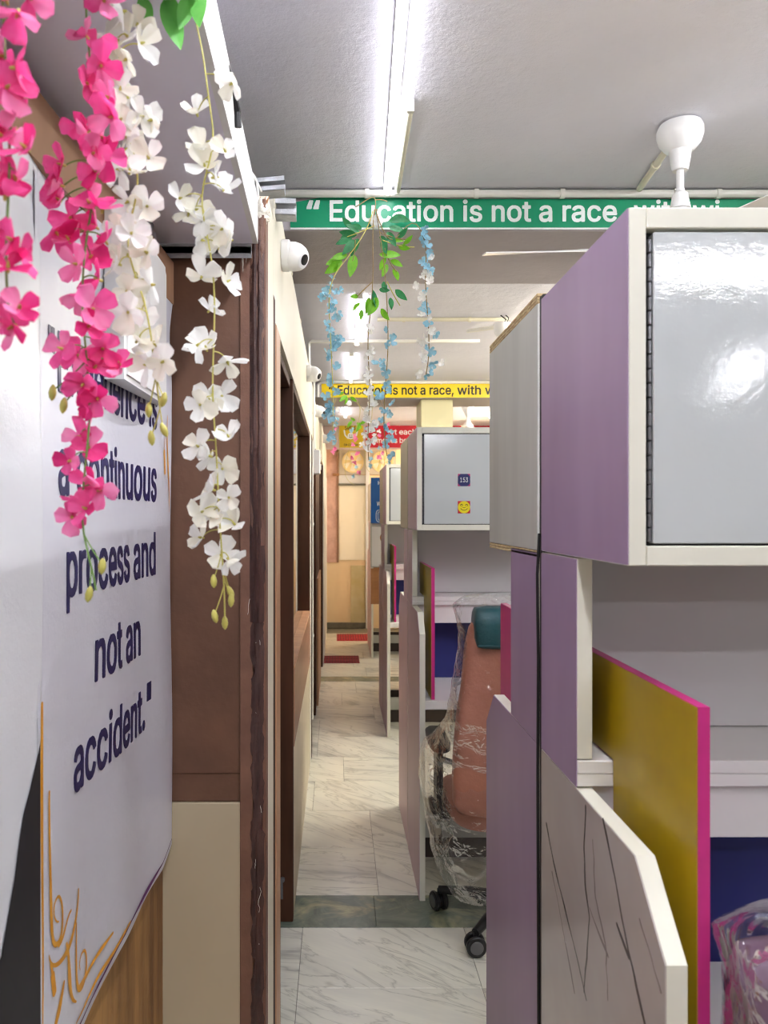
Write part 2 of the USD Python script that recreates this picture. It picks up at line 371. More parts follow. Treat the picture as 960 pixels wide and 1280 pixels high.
# ------------------------------------------------------------------ left: plywood wall with the banner
def xb(d): return -0.43 + (d - 0.97) * 0.048       # face of the banner
wl = sgroup('wall_left', 'plywood wall behind the hanging banner')
def wall_prism(d0, d1, z0, z1, back, front):
    return prism_z([(xb(d0) + front, d0), (xb(d1) + front, d1), (xb(d1) + back, d1), (xb(d0) + back, d0)], z0, z1)
def prism_z(poly, z0, z1):
    m = trimesh.creation.extrude_polygon(Polygon(poly), z1 - z0, engine='earcut'); v = np.array(m.vertices); v[:, 2] += z0
    return trimesh.Trimesh(v, m.faces, process=False)
for a, b in ((-1.4, -0.3), (-0.3, 0.8), (0.8, 1.80)):
    obj('panel', wall_prism(a, b, 0, 2.15, -0.08, -0.022), 'plywood', wl)
struct('trim_4', wall_prism(-1.4, 1.80, 2.05, 2.15, -0.022, 0.004), 'brown_strip', label='brown wooden strip along the top of the plywood wall')
SZ = EYE + 0.638
so = sgroup('ceiling_drop', 'lowered ceiling over the plywood wall with a white fascia')
def soff(d, off=0.0): return -0.185 - 0.016 * (d - 1.8) + off      # right edge
obj('soffit', prism_z([(-1.2, -1.6), (soff(-1.6, -0.012), -1.6), (soff(1.78, -0.012), 1.78), (-1.2, 1.78)], SZ, SZ + 0.02), 'soffit_paint', so)
obj('fascia', prism_z([(soff(-1.6, -0.012), -1.6), (soff(-1.6), -1.6), (soff(1.78), 1.78), (soff(1.78, -0.012), 1.78)], SZ, SZ + 0.105), 'white_paint', so)
obj('top_board', prism_z([(-1.2, -1.6), (soff(-1.6, -0.012), -1.6), (soff(1.78, -0.012), 1.78), (-1.2, 1.78)], SZ + 0.09, SZ + 0.105), 'soffit_paint', so)
# recess board that faces the camera
wr = sgroup('wall_recess', 'board across the end of the plywood wall, brown above and khaki below')
obj('upper_panel', box(-0.46, -0.228, 1.805, 1.825, 0.872, 2.19, 0.001), 'brown_board', wr)
obj('lower_panel', box(-0.46, -0.228, 1.800, 1.825, 0.0, 0.870, 0.0015), 'khaki_laminate', wr)
obj('seam', box(-0.46, -0.228, 1.8035, 1.806, 0.938, 0.9395, 0), 'jamb_brown', wr)
struct('trim_5', [box(-0.46, -0.2, 1.782, 1.800, 2.165, 2.183, 0.001), box(-0.46, -0.2, 1.782, 1.784, 2.155, 2.19, 0.0005)], 'galvanised', label='metal channel over the brown recess board')

# stripped brown post
post = sgroup('trim_6', 'stripped brown post at the partition end with a dark gouged groove')
obj('strip', box(-0.229, -0.198, 1.795, 1.85, 0, 2.26, 0.0015), 'brown_post', post)
obj('strip', box(-0.176, -0.1675, 1.795, 1.85, 0, 2.30, 0.0015), 'brown_post', post)
rng = np.random.default_rng(5)
def rough_strip(x0, x1, yf, z0, z1, amp, seed):
    def fn(u, v):
        z = z0 + (z1 - z0) * v; x = x0 + (x1 - x0) * u
        n = meshkit.fbm(np.array([x * 240, z * 22, seed]), 4) - 0.5
        return np.array([x, yf + amp * n - 0.004 * math.sin(u * math.pi * 5) * 0.4, z])
    return sheet(grid(fn, 9, 260), -0.01)
obj('groove', rough_strip(-0.1985, -0.1755, 1.803, 0, 1.48, 0.009, 3), 'dark_groove', post, smooth=40)
obj('groove', rough_strip(-0.1985, -0.1755, 1.801, 1.48, 2.26, 0.006, 5), 'worn_groove', post, smooth=40)
for q in (-0.194, -0.1825): obj('groove_line', rough_strip(q - 0.0022, q + 0.0022, 1.7985, 1.3, 2.2, 0.004, 8), 'dark_groove', post, smooth=40)
def curl(x, z, n, s):
    p = [np.array([x, 1.797, z])]
    for k in range(n): p.append(p[-1] + np.array([s * rng.uniform(-0.4, 0.4), rng.uniform(-0.002, 0.0015), -s]))
    p = np.array(p); p[:, 1] = np.clip(p[:, 1], 1.789, 1.800); return tube(p, 0.0006, 5)
obj('glue_thread', [curl(rng.uniform(-0.197, -0.177), rng.uniform(0.3, 2.25), rng.integers(4, 9), rng.uniform(0.003, 0.012)) for _ in range(46)], 'plaster_filler', post, kind='stuff')
def blob(c, r, seed, sub=3):
    m = trimesh.creation.icosphere(sub); v = np.array(m.vertices); n = meshkit.fbm(v * 2.2 + seed, 3)
    return trimesh.Trimesh(np.array(c) + v * (0.6 + 0.8 * n)[:, None] * np.array(r), m.faces, process=False)
obj('plaster_smear', [blob((-0.206, 1.80, 2.24), (0.024, 0.009, 0.045), 1), blob((-0.222, 1.797, 2.17), (0.003, 0.003, 0.06), 2), blob((-0.214, 1.797, 2.19), (0.002, 0.003, 0.05), 7),
                      blob((-0.19, 1.797, 2.2), (0.0022, 0.003, 0.05), 4), blob((-0.18, 1.81, 2.27), (0.02, 0.02, 0.03), 12), blob((-0.229, 1.80, 2.175), (0.02, 0.012, 0.006), 22)], 'plaster_filler', post)
def splinter(x, z, l, tilt, w):
    m = trimesh.convex.convex_hull(np.array([[-w, -0.008, 0], [w, -0.008, 0], [w, 0.012, 0], [-w, 0.012, 0], [w * 0.2, 0, l], [-w * 0.3, 0.006, l * 0.8]]))
    m.apply_transform(trimesh.transformations.rotation_matrix(tilt, (0, 1, 0))); m.apply_translation((x, 1.81, z)); return m
obj('broken_top', [splinter(-0.192 + 0.0045 * k, 2.272 + 0.004 * rng.random(), rng.uniform(0.02, 0.05), rng.uniform(-0.5, 0.5), rng.uniform(0.003, 0.006)) for k in range(7)], 'broken_wood', post, smooth=False)

# ------------------------------------------------------------------ corridor partition, left
TOP = EYE + 0.89
wc = sgroup('wall_corridor', 'cream partition along the left of the corridor')
D0, D1, D2 = 2.27, 2.90, 4.67          # door from D0 to D1, window from D1 + .05 to D2
obj('board', box(XW - 0.05, XW, 1.852, 2.0, 0, 2.33, 0.001), 'pale_board', wc)
obj('upper_panel', prism_x([(2.0, 2.135), (2.0, 2.36), (2.06, TOP), (4.05, TOP), (4.05, 2.075), (2.06, 2.075), (2.06, 2.135)], XW - 0.05, XW), 'pale_board', wc)
obj('upper_panel', box(XW - 0.05, XW, 4.052, 7.3, 2.075, TOP, 0.001), 'pale_board', wc)
obj('upper_panel', box(XW - 0.05, XW + 0.025, 7.302, 10.5, 2.075, TOP, 0.001), 'pale_board', wc)
obj('lower_panel', box(XW - 0.05, XW, D1 + 0.05, D2 + 0.06, 0.0, 0.652, 0.001), 'cream_board', wc)
obj('dado', box(XW - 0.05, XW + 0.002, D1 + 0.05, D2 + 0.06, 0.654, 0.956, 0.002), 'dado_laminate', wc)
obj('white_panel', box(XW - 0.05, XW + 0.03, 7.9, 10.5, 0, 2.073, 0.002), 'white_paint', wc)
obj('dark_panel', box(XW - 0.05, XW, 6.02, 7.3, 0.0, 2.073, 0.002), 'jamb_brown', wc)
door1 = sgroup('door_1', 'brown framed doorway in the corridor partition')
obj('near_jamb', box(XW - 0.07, XW + 0.001, 2.002, 2.05, 0, 2.133, 0.002), 'jamb_brown', door1)
obj('architrave', box(XW - 0.06, XW + 0.004, 2.052, 2.2, 0, 2.07, 0.004), 'peach_wood', door1)
obj('near_jamb', box(XW - 0.10, XW - 0.001, 2.202, D0, 0, 2.04, 0.002), 'jamb_brown', door1)
obj('far_jamb', box(XW - 0.14, XW, D1, D1 + 0.048, 0, 2.073, 0.003), 'jamb_brown', door1)
obj('head', box(XW - 0.14, XW - 0.012, 2.203, D1 - 0.001, 2.041, 2.074, 0.002), 'jamb_brown', door1)
obj('bolt', [cyl((XW - 0.040, D1 - 0.012, 0.165), (XW - 0.040, D1 + 0.001, 0.165), 0.009, 12), box(XW - 0.05, XW - 0.038, D1 - 0.006, D1 + 0.001, 0.09, 0.155, 0.001)], 'hinge_steel', door1)
win = sgroup('window_1', 'brown framed window with a slatted blind in the corridor partition')
obj('sill', box(XW - 0.07, XW + 0.004, D1 + 0.05, D2, 0.958, 0.968, 0.002), 'peach_wood', win)
obj('far_reveal', box(XW - 0.07, XW, D2, D2 + 0.06, 0.958, 2.073, 0.003), 'jamb_brown', win)
obj('head', box(XW - 0.07, XW - 0.001, D1 + 0.05, D2 - 0.001, 2.041, 2.073, 0.002), 'jamb_brown', win)
obj('pane', box(XW - 0.042, XW - 0.038, D1 + 0.05, D2, 0.97, 2.041, 0), 'pane_glass', win, smooth=False)
sl = []
for k in range(36):
    z = 0.99 + 0.029 * k; m = box(-0.0008, 0.0008, D1 + 0.06, D2 - 0.01, -0.0125, 0.0125, 0.0004)
    m.apply_transform(trimesh.transformations.rotation_matrix(0.5, (0, 1, 0))); m.apply_translation((XW - 0.062, 0, z)); sl.append(m)
obj('blind_slats', sl, 'slat_grey', win, kind='stuff')
obj('post', box(XW - 0.05, XW + 0.004, D2 + 0.062, D2 + 0.16, 0, 2.073, 0.003), 'pvc', win)
door2 = sgroup('door_2', 'second brown doorway further along the corridor')
obj('near_jamb', box(XW - 0.07, XW + 0.006, 4.84, 4.96, 0, 2.073, 0.003), 'jamb_brown', door2)
obj('door_leaf', box(XW - 0.06, XW - 0.02, 4.962, 5.9, 0.005, 2.073, 0.002), 'jamb_brown', door2)
obj('far_jamb', box(XW - 0.07, XW + 0.004, 5.9, 6.018, 0, 2.073, 0.003), 'jamb_brown', door2)
door3 = sgroup('door_3', 'last doorway before the end of the corridor')
obj('near_jamb', box(XW - 0.05, XW + 0.012, 7.302, 7.42, 0, 2.073, 0.003), 'jamb_brown', door3)
obj('door_leaf', box(XW - 0.05, XW - 0.01, 7.422, 7.8, 0.005, 2.073, 0.002), 'brown_board', door3)
obj('far_jamb', box(XW - 0.05, XW + 0.022, 7.8, 7.898, 0, 2.073, 0.003), 'jamb_brown', door3)
single('leaning_board', prism_x([(6.2, 0.001), (7.2, 0.001), (7.2, 1.04), (6.2, 1.04)], XW + 0.002, XW + 0.016), 'peach_wood', 'half-height light wooden board standing against the left partition far down the corridor', 'board')

# ------------------------------------------------------------------ the end of the corridor
E = 10.5
def frontal(x0, x1, y0, y1, d, t=0.02, b=0.002):
    a, c = at(x0, y0, d), at(x1, y1, d); return box(a[0], c[0], d - t, d, c[2], a[2], b)
wf = stage.GetPrimAtPath('/World/wall_far')
obj('pink_strip', frontal(404, 421, 560, 703, E, 0.012), 'end_pink', wf)
obj('edge_batten', frontal(421, 423.4, 560, 703, E, 0.03), 'brown_strip', wf)
obj('cream_panel', frontal(423.5, 457, 607, 700, E, 0.015), 'end_cream', wf)
obj('ledge', frontal(423, 457, 604.5, 607, E, 0.035), 'skirting_stone', wf)
obj('white_band', frontal(423.5, 457, 594, 604.4, E, 0.016), 'white_paint', wf)
obj('patched_panel', frontal(438.5, 456.5, 707, 783, E, 0.014), 'end_olive', wf)
obj('edge_post', frontal(457, 461.5, 560, 785, E, 0.06, 0.004), 'white_paint', wf)
obj('stone_skirting', frontal(404, 457, 778, 785, E, 0.02), 'skirting_stone', wf)
obj('wooden_peg', frontal(416, 424, 592, 595, E, 0.05), 'board_wood', wf)
for cxp in (441.0, 478.0):
    c = at(cxp, 577.5, E - 0.012)
    v = thing('wall_vent', 'square %s ventilator panel with a pale wheel of blades above the end doorway' % ('left' if cxp < 450 else 'right'), 'ventilator', (c[0], E, c[2]))
    obj('frame', box(c[0] - 0.19, c[0] + 0.19, E - 0.03, E - 0.001, c[2] - 0.175, c[2] + 0.175, 0.003), 'laminate_beige', v)
    obj('ring', lathe([(0.150, 0), (0.150, 0.008), (0.136, 0.008), (0.136, 0.0012)], (c[0], E - 0.0304, c[2]), (0, -1, 0), 32), 'vent_yellow', v)
    for k in range(6):
        a0 = k * math.pi / 3 + 0.2; pts = [(c[0] + 0.03 * math.cos(a0), c[2] + 0.03 * math.sin(a0))] + [(c[0] + 0.13 * math.cos(a0 + t), c[2] + 0.13 * math.sin(a0 + t)) for t in np.linspace(0, 0.62, 6)]
        obj('blade', prism_y(pts, E - 0.0330, E - 0.0306), 'end_cream', v)
    obj('hub', lathe([(0.028, 0), (0.028, 0.01), (0.015, 0.014)], (c[0], E - 0.0308, c[2]), (0, -1, 0), 20), 'end_cream', v)
for (x0, x1, ya, yb, m, lab) in ((403.5, 449, 8.0, 8.39, 'mat_maroon', 'dark red ribbed rubber mat, the nearer of two on the corridor floor'), (421, 462, 9.43, 9.93, 'mat_red', 'bright red ribbed mat by the end wall, the farther of two on the corridor floor')):
    d = (ya + yb) / 2; a, b = (x0 - VX) * d / F, (x1 - VX) * d / F
    t = thing('floor_mat', lab, 'mat', ((a + b) / 2, d, 0))
    obj('base', box(a, b, ya, yb, 0.0005, 0.009, 0.002), m, t)
    n = 13
    for k in range(n):
        x = a + (b - a) * (k + 0.5) / n; obj('rib', box(x - 0.004, x + 0.004, ya + 0.01, yb - 0.01, 0.0085, 0.013, 0.001), 'mat_rib', t)
    for k in range(3):
        y = ya + (yb - ya) * (k + 0.5) / 3; obj('cross_rib', box(a + 0.008, b - 0.008, y - 0.004, y + 0.004, 0.0085, 0.012, 0.001), 'mat_rib', t)
t = thing('ceiling_bulb', 'bare warm bulb under the ceiling between the last beam and the end wall', 'bulb', (1.8, 10.08, CEIL))
obj('holder', lathe([(0.03, 0), (0.03, -0.02), (0.006, -0.022), (0.006, -0.30), (0.018, -0.31), (0.018, -0.345)], (1.8, 10.08, CEIL - 0.0005)), 'appliance_white', t)
obj('glass_bulb', lathe([(0.012, -0.345), (0.02, -0.36), (0.03, -0.385), (0.028, -0.405), (0.012, -0.42)], (1.8, 10.08, CEIL)), 'bulb_glow', t)

# ------------------------------------------------------------------ study cubicles
def cubicle(label, x0, yb, s, side, upper=None, lower=None, W=1.1, depth=0.49, cab=0.385, mid=0.19, div=('divider_yellow', 0.45, 0.052), door=True, raw=False, board='navy_board', desk=None):
    T = 0.022; x1 = x0 + W
    t = thing('study_cubicle', label, 'cubicle', (x0 + W / 2, yb + s * depth / 2, 0))
    Y = lambda dep: yb + s * dep
    lowp = [(0, 0), (depth, 0), (depth, 1.073), (depth - 0.083, 1.153), (0, 1.154)]
    for (xa, xe, outer) in ((x0, x0 + T, x0), (x1 - T, x1, x1)):
        o = -1 if outer == x0 else 1
        P = obj('lower_side_panel', prism_x([(Y(a), z) for a, z in lowp], xa, xe), 'edge_white', t)
        ins = [(Y(a), z) for a, z in [(0.001, 0.002), (depth - 0.001, 0.002), (depth - 0.001, 1.072), (depth - 0.084, 1.152), (0.001, 1.153)]]
        obj('laminate', prism_x(ins, min(outer, outer + o * 0.0015), max(outer, outer + o * 0.0015)), lower or side, P)
        P = obj('middle_side_panel', box(xa, xe, Y(0), Y(mid), 1.196, 1.488, 0.0008), 'edge_white', t)
        obj('laminate', box(outer, outer + o * 0.0015, Y(0.001), Y(mid - 0.001), 1.155, 1.487, 0), side, P)
    # desk, boards and shelf between the panels
    obj('desk_top', box(x0 + T, x1 - T, Y(0.012), Y(desk or depth - 0.02), 0.764, 0.80, 0.002), 'shelf_white', t)
    obj('back_board', box(x0 + T, x1 - T, Y(0.002), Y(0.018), 0.80, 1.156, 0.001), board, t)
    obj('fascia', box(x0 + T, x1 - T, Y(mid - 0.035), Y(mid - 0.017), 1.075, 1.154, 0.001), 'shelf_white', t)
    obj('shelf_board', box(x0, x1, Y(0.002), Y(mid + 0.0005), 1.156, 1.1745, 0.0012), 'shelf_white', t)
    obj('shelf_board', box(x0, x1, Y(0.002), Y(mid + 0.0015), 1.1752, 1.194, 0.0012), 'shelf_white', t)
    obj('back_panel', box(x0 + T, x1 - T, Y(0.002), Y(0.014), 1.196, 1.488, 0.0005), 'back_grey', t)
    obj('foot_rail', box(x0 + T, x1 - T, Y(0.10), Y(0.125), 0.10, 0.19, 0.002), 'laminate_grey', t)
    obj('kick_board', box(x0 + T, x1 - T, Y(0.09), Y(0.099), 0.001, 0.19, 0.001), 'kick_dark', t)
    # cabinet
    c0, c1, CF = 1.49, 1.92, 0.02
    B = obj('cabinet', box(x0, x1, Y(0), Y(cab - CF), c0, c1, 0.001), 'cabinet_white', t)
    for outer, o in ((x0, -1), (x1, 1)):
        obj('laminate', box(outer, outer + o * 0.0015, Y(0.001), Y(cab - 0.0005), c0 + 0.0015, c1 - 0.001, 0), upper or side, B)
    fl, ft, fb = 0.021, 0.025, 0.024
    obj('stile', box(x0, x0 + fl, Y(cab - CF), Y(cab), c0, c1, 0.0012), 'edge_white', t)
    obj('stile', box(x1 - fl, x1, Y(cab - CF), Y(cab), c0, c1, 0.0012), 'edge_white', t)
    obj('rail', box(x0 + fl + 0.0003, x1 - fl - 0.0003, Y(cab - CF), Y(cab), c1 - ft, c1, 0.0012), 'edge_white', t)
    obj('rail', box(x0 + fl + 0.0003, x1 - fl - 0.0003, Y(cab - CF), Y(cab), c0, c0 + fb, 0.0012), 'edge_white', t)
    if door:
        dx0, dx1, dz0, dz1 = x0 + fl + 0.009, x1 - fl - 0.004, c0 + fb + 0.003, c1 - ft - 0.004
        D = obj('door', box(dx0, dx1, Y(cab - CF + 0.004), Y(cab - 0.001), dz0, dz1, 0.0012), 'door_gloss', t)
        obj('seal', box(x0 + fl, x1 - fl, Y(cab - CF + 0.0005), Y(cab - CF + 0.0035), c0 + fb, c1 - ft, 0), 'seal_black', D)
        zz = np.arange(dz0 + 0.002, dz1 - 0.012, 0.0174)
        obj('hinge', [box(x0 + fl + 0.0035, dx0 - 0.0015, Y(cab - CF + 0.004), Y(cab - 0.002), z, z + 0.0162, 0.001) for z in zz], 'hinge_steel', D)
    if raw:
        obj('raw_edge', [box(x0 - 0.0015, x1, Y(0), Y(cab - 0.001), c1 + 0.0003 + 0.006 * k, c1 + 0.0055 + 0.006 * k, 0.0006) for k in range(3)], 'raw_ply', t, label='bare layered plywood edge')
        obj('raw_edge', [box(x0 - 0.0015, x1, Y(0), Y(cab - 0.001), c0 - 0.0005 - 0.006 * k, c0 - 0.0055 - 0.006 * k, 0.0006) for k in range(2)], 'raw_ply', t)
    if div:
        m, dd, ox = div
        xa = x0 + ox
        poly = [(Y(mid + 0.003), 0.801), (Y(dd), 0.801), (Y(dd), 1.337), (Y(0.02), 1.337), (Y(0.02), 1.196), (Y(mid + 0.003), 1.196)]
        pl = Polygon(poly)
        P = obj('divider', prism_x(pl, xa, xa + 0.0135), 'divider_magenta', t)
        obj('laminate', prism_x(pl.buffer(-0.0008, join_style=2), xa - 0.001, xa), m, P)
    return t

A = cubicle('nearest purple cubicle facing the camera, with a marble-look lower side panel', 0.35, 1.296, -1, 'laminate_purple', lower='laminate_marble', desk=0.33)
B = cubicle('purple cubicle with a grey cabinet side and bare plywood edges, behind the nearest cubicle', 0.35, 1.322, 1, 'laminate_purple', upper='laminate_grey', depth=0.45, cab=0.412, mid=0.2, div=('divider_magenta', 0.54, 0.052), raw=True)
C = cubicle('mauve cubicle facing the camera, with stickers on its white cabinet door', 0.334, 3.55, -1, 'laminate_mauve')
C2 = cubicle('mauve cubicle with a beige cabinet side, back to back with the stickered one', 0.334, 3.578, 1, 'laminate_mauve', upper='laminate_beige', div=None)
D = cubicle('pinkish cubicle facing the camera with a narrow white cabinet door, third along the corridor', 0.353, 5.81, -1, 'laminate_mauve')
D2 = cubicle('pinkish cubicle that backs on to the third one along the corridor', 0.353, 5.838, 1, 'laminate_mauve', upper='laminate_beige', div=None)
E1 = cubicle('farthest cubicle facing the camera, with a blue poster on its cabinet', 0.377, 8.79, -1, 'laminate_pink', upper='laminate_beige', board='board_wood', div=None)
E2 = cubicle('farthest cubicle of the row, beside the corridor end wall', 0.377, 8.818, 1, 'laminate_pink', upper='laminate_beige', div=None)

def vein(pts, w, m):
    p = []
    for px, py in pts:
        d = (0.35 - 0.0016) * F / (px - VX); p.append((d, EYE - (py - VY) * d / F))
    p = np.array(p); q = np.c_[np.interp(np.linspace(0, 1, 30), np.linspace(0, 1, len(p)), p[:, 0]), np.interp(np.linspace(0, 1, 30), np.linspace(0, 1, len(p)), p[:, 1])]
    k = meshkit.noise(np.c_[q * 60, q[:, :1]]) - 0.5; q[:, 0] += 0.004 * k
    ws = 1.9 * w * (0.25 + 1.2 * meshkit.noise(np.c_[q * 25 + 5, q[:, :1]]))
    from shapely import union_all
    g = union_all([LineString(q[i:i + 2]).buffer(max(0.0004, ws[i]), quad_segs=3) for i in range(len(q) - 1)])
    obj('vein', prism_x(g, 0.35 - 0.00175, 0.35 - 0.0015), m, A, smooth=False)
for pts, w, m in (([(683, 1030), (690, 1068), (697, 1100), (705, 1130), (712, 1160), (722, 1200), (733, 1250)], 0.0016, 'vein_dark'), ([(732, 1008), (730, 1060), (732, 1110), (737, 1150), (734, 1190), (730, 1240)], 0.0014, 'vein_dark'),
                  ([(754, 1025), (763, 1070), (771, 1110), (778, 1150), (786, 1190), (795, 1230), (806, 1279)], 0.0014, 'vein_dark'), ([(737, 1135), (748, 1165), (760, 1195)], 0.0012, 'vein_soft'), ([(771, 1155), (780, 1180), (786, 1196)], 0.002, 'vein_dark'),
                  ([(690, 1090), (698, 1130), (707, 1180), (718, 1240)], 0.0012, 'vein_soft'), ([(800, 1150), (815, 1200), (826, 1240)], 0.001, 'vein_soft'), ([(741, 1050), (744, 1120), (757, 1180), (760, 1250)], 0.001, 'vein_soft')):
    vein(pts, w, m)
# things on the cubicles
yd = 3.55 - 0.385 + 0.001
for name, cy_, lab in (('number_sticker', 600, 'square blue and magenta sticker printed 153 on the white cabinet door'), ('smiley_sticker', 634, 'yellow smiling face sticker on the white cabinet door')):
    c = at(580, cy_, yd); h = 0.0255
    t = thing(name, lab, 'sticker', c)
    num = name == 'number_sticker'
    obj('backing', box(c[0] - h, c[0] + h, yd - 0.0012, yd, c[2] - h, c[2] + h, 0), 'sticker_magenta' if num else 'banner_red', t)
    obj('disc', lathe([(h * (1.06 if num else 1.0), 0), (h * (1.06 if num else 1.0), 0.0005)], (c[0], yd - 0.0012, c[2]), (0, -1, 0), 32) if not num else prism_y(Point(c[0], c[2]).buffer(h * 1.12).intersection(Polygon([(c[0] - h, c[2] - h), (c[0] + h, c[2] - h), (c[0] + h, c[2] + h), (c[0] - h, c[2] + h)])), yd - 0.0017, yd - 0.0012), 'sticker_blue' if num else 'sticker_yellow', t)
    if num:
        obj('lettering', text_y('153', c[0] - 0.0165, c[0] + 0.0165, c[2] - 0.009, 0.019, yd - 0.0017, False, 0.0004), 'ink_white', t)
    else:
        f = [prism_y(Point(c[0] + q * 0.0105, c[2] + 0.008).buffer(0.0052).difference(Point(c[0] + q * 0.0105, c[2] + 0.007).buffer(0.0035)), yd - 0.0021, yd - 0.0017) for q in (-1, 1)]
        arc = LineString([(c[0] + 0.016 * math.sin(a), c[2] + 0.003 - 0.016 * math.cos(a)) for a in np.linspace(-1.0, 1.0, 20)]).buffer(0.0011)
        f.append(prism_y(arc, yd - 0.0021, yd - 0.0017)); f.append(prism_y(LineString([(c[0] - 0.005, c[2] - 0.001), (c[0], c[2] - 0.003), (c[0] + 0.005, c[2] - 0.001)]).buffer(0.0008), yd - 0.0021, yd - 0.0017))
        obj('face', f, 'ink_black', t)
ye = 8.79 - 0.385 - 0.0005
a, b = at(463.5, 597, ye), at(505, 654, ye)
t = thing('blue_poster', 'blue printed poster with white lettering on the farthest cabinet door', 'poster', ((a[0] + b[0]) / 2, ye, b[2]))
obj('paper', box(a[0], b[0], ye - 0.003, ye, b[2], a[2], 0), 'poster_blue', t)
obj('lettering', [text_y('HO', at(472.5, 0, ye)[0], at(479.5, 0, ye)[0], at(0, 606, ye)[2], 0.042, ye - 0.003), text_y('WH', at(471, 0, ye)[0], at(479.5, 0, ye)[0], at(0, 632, ye)[2], 0.042, ye - 0.003)], 'ink_white', t)
g = at(476, 645, ye)
ringp = Polygon([(g[0] + 0.055 * math.copysign(abs(math.cos(q)) ** 0.6, math.cos(q)), g[2] + 0.07 * math.copysign(abs(math.sin(q)) ** 0.6, math.sin(q))) for q in np.linspace(0, 2 * math.pi, 40)[:-1]])
obj('drawing', prism_y(ringp.difference(ringp.buffer(-0.006)).union(ringp.buffer(-0.02).difference(ringp.buffer(-0.026))), ye - 0.004, ye - 0.003), 'ink_white', t)
yw = 8.79 - 0.49
a, b = at(463.2, 657, yw), at(500, 709, yw)
t = thing('white_board', 'white sheet with a brown half disc hung under the blue poster', 'board', ((a[0] + b[0]) / 2, yw, b[2]))
obj('panel', box(a[0], b[0], yw - 0.012, yw - 0.002, b[2], a[2], 0.001), 'poster_white', t)
obj('frame', [box(a[0], b[0], yw - 0.015, yw - 0.012, b[2], b[2] + 0.012, 0.0005), box(a[0], b[0], yw - 0.015, yw - 0.012, a[2] - 0.012, a[2], 0.0005), box(a[0], a[0] + 0.012, yw - 0.015, yw - 0.012, b[2], a[2], 0.0005)], 'laminate_grey', t)
g = at(482, 672, yw); obj('brown_disc', lathe([(0.062, 0), (0.062, 0.001)], (g[0], yw - 0.012, g[2]), (0, -1, 0), 32), 'poster_brown', t)
a, b = at(463.5, 710, yw), at(500, 755, yw)
single('brown_panel', box(a[0], b[0], yw - 0.012, yw - 0.002, b[2], a[2] - 0.004, 0.001), 'board_wood', 'brown wooden panel under the white sheet at the farthest cubicle', 'panel')

# ------------------------------------------------------------------ office chairs in plastic covers
def ring(cx_, cy_, z, w, t, n=40, e=0.55):
    a = np.arange(n) * 2 * np.pi / n; c, s = np.cos(a), np.sin(a)
    return np.c_[cx_ + w * np.sign(c) * np.abs(c) ** e, cy_ + t * np.sign(s) * np.abs(s) ** e, np.full(n, z)]

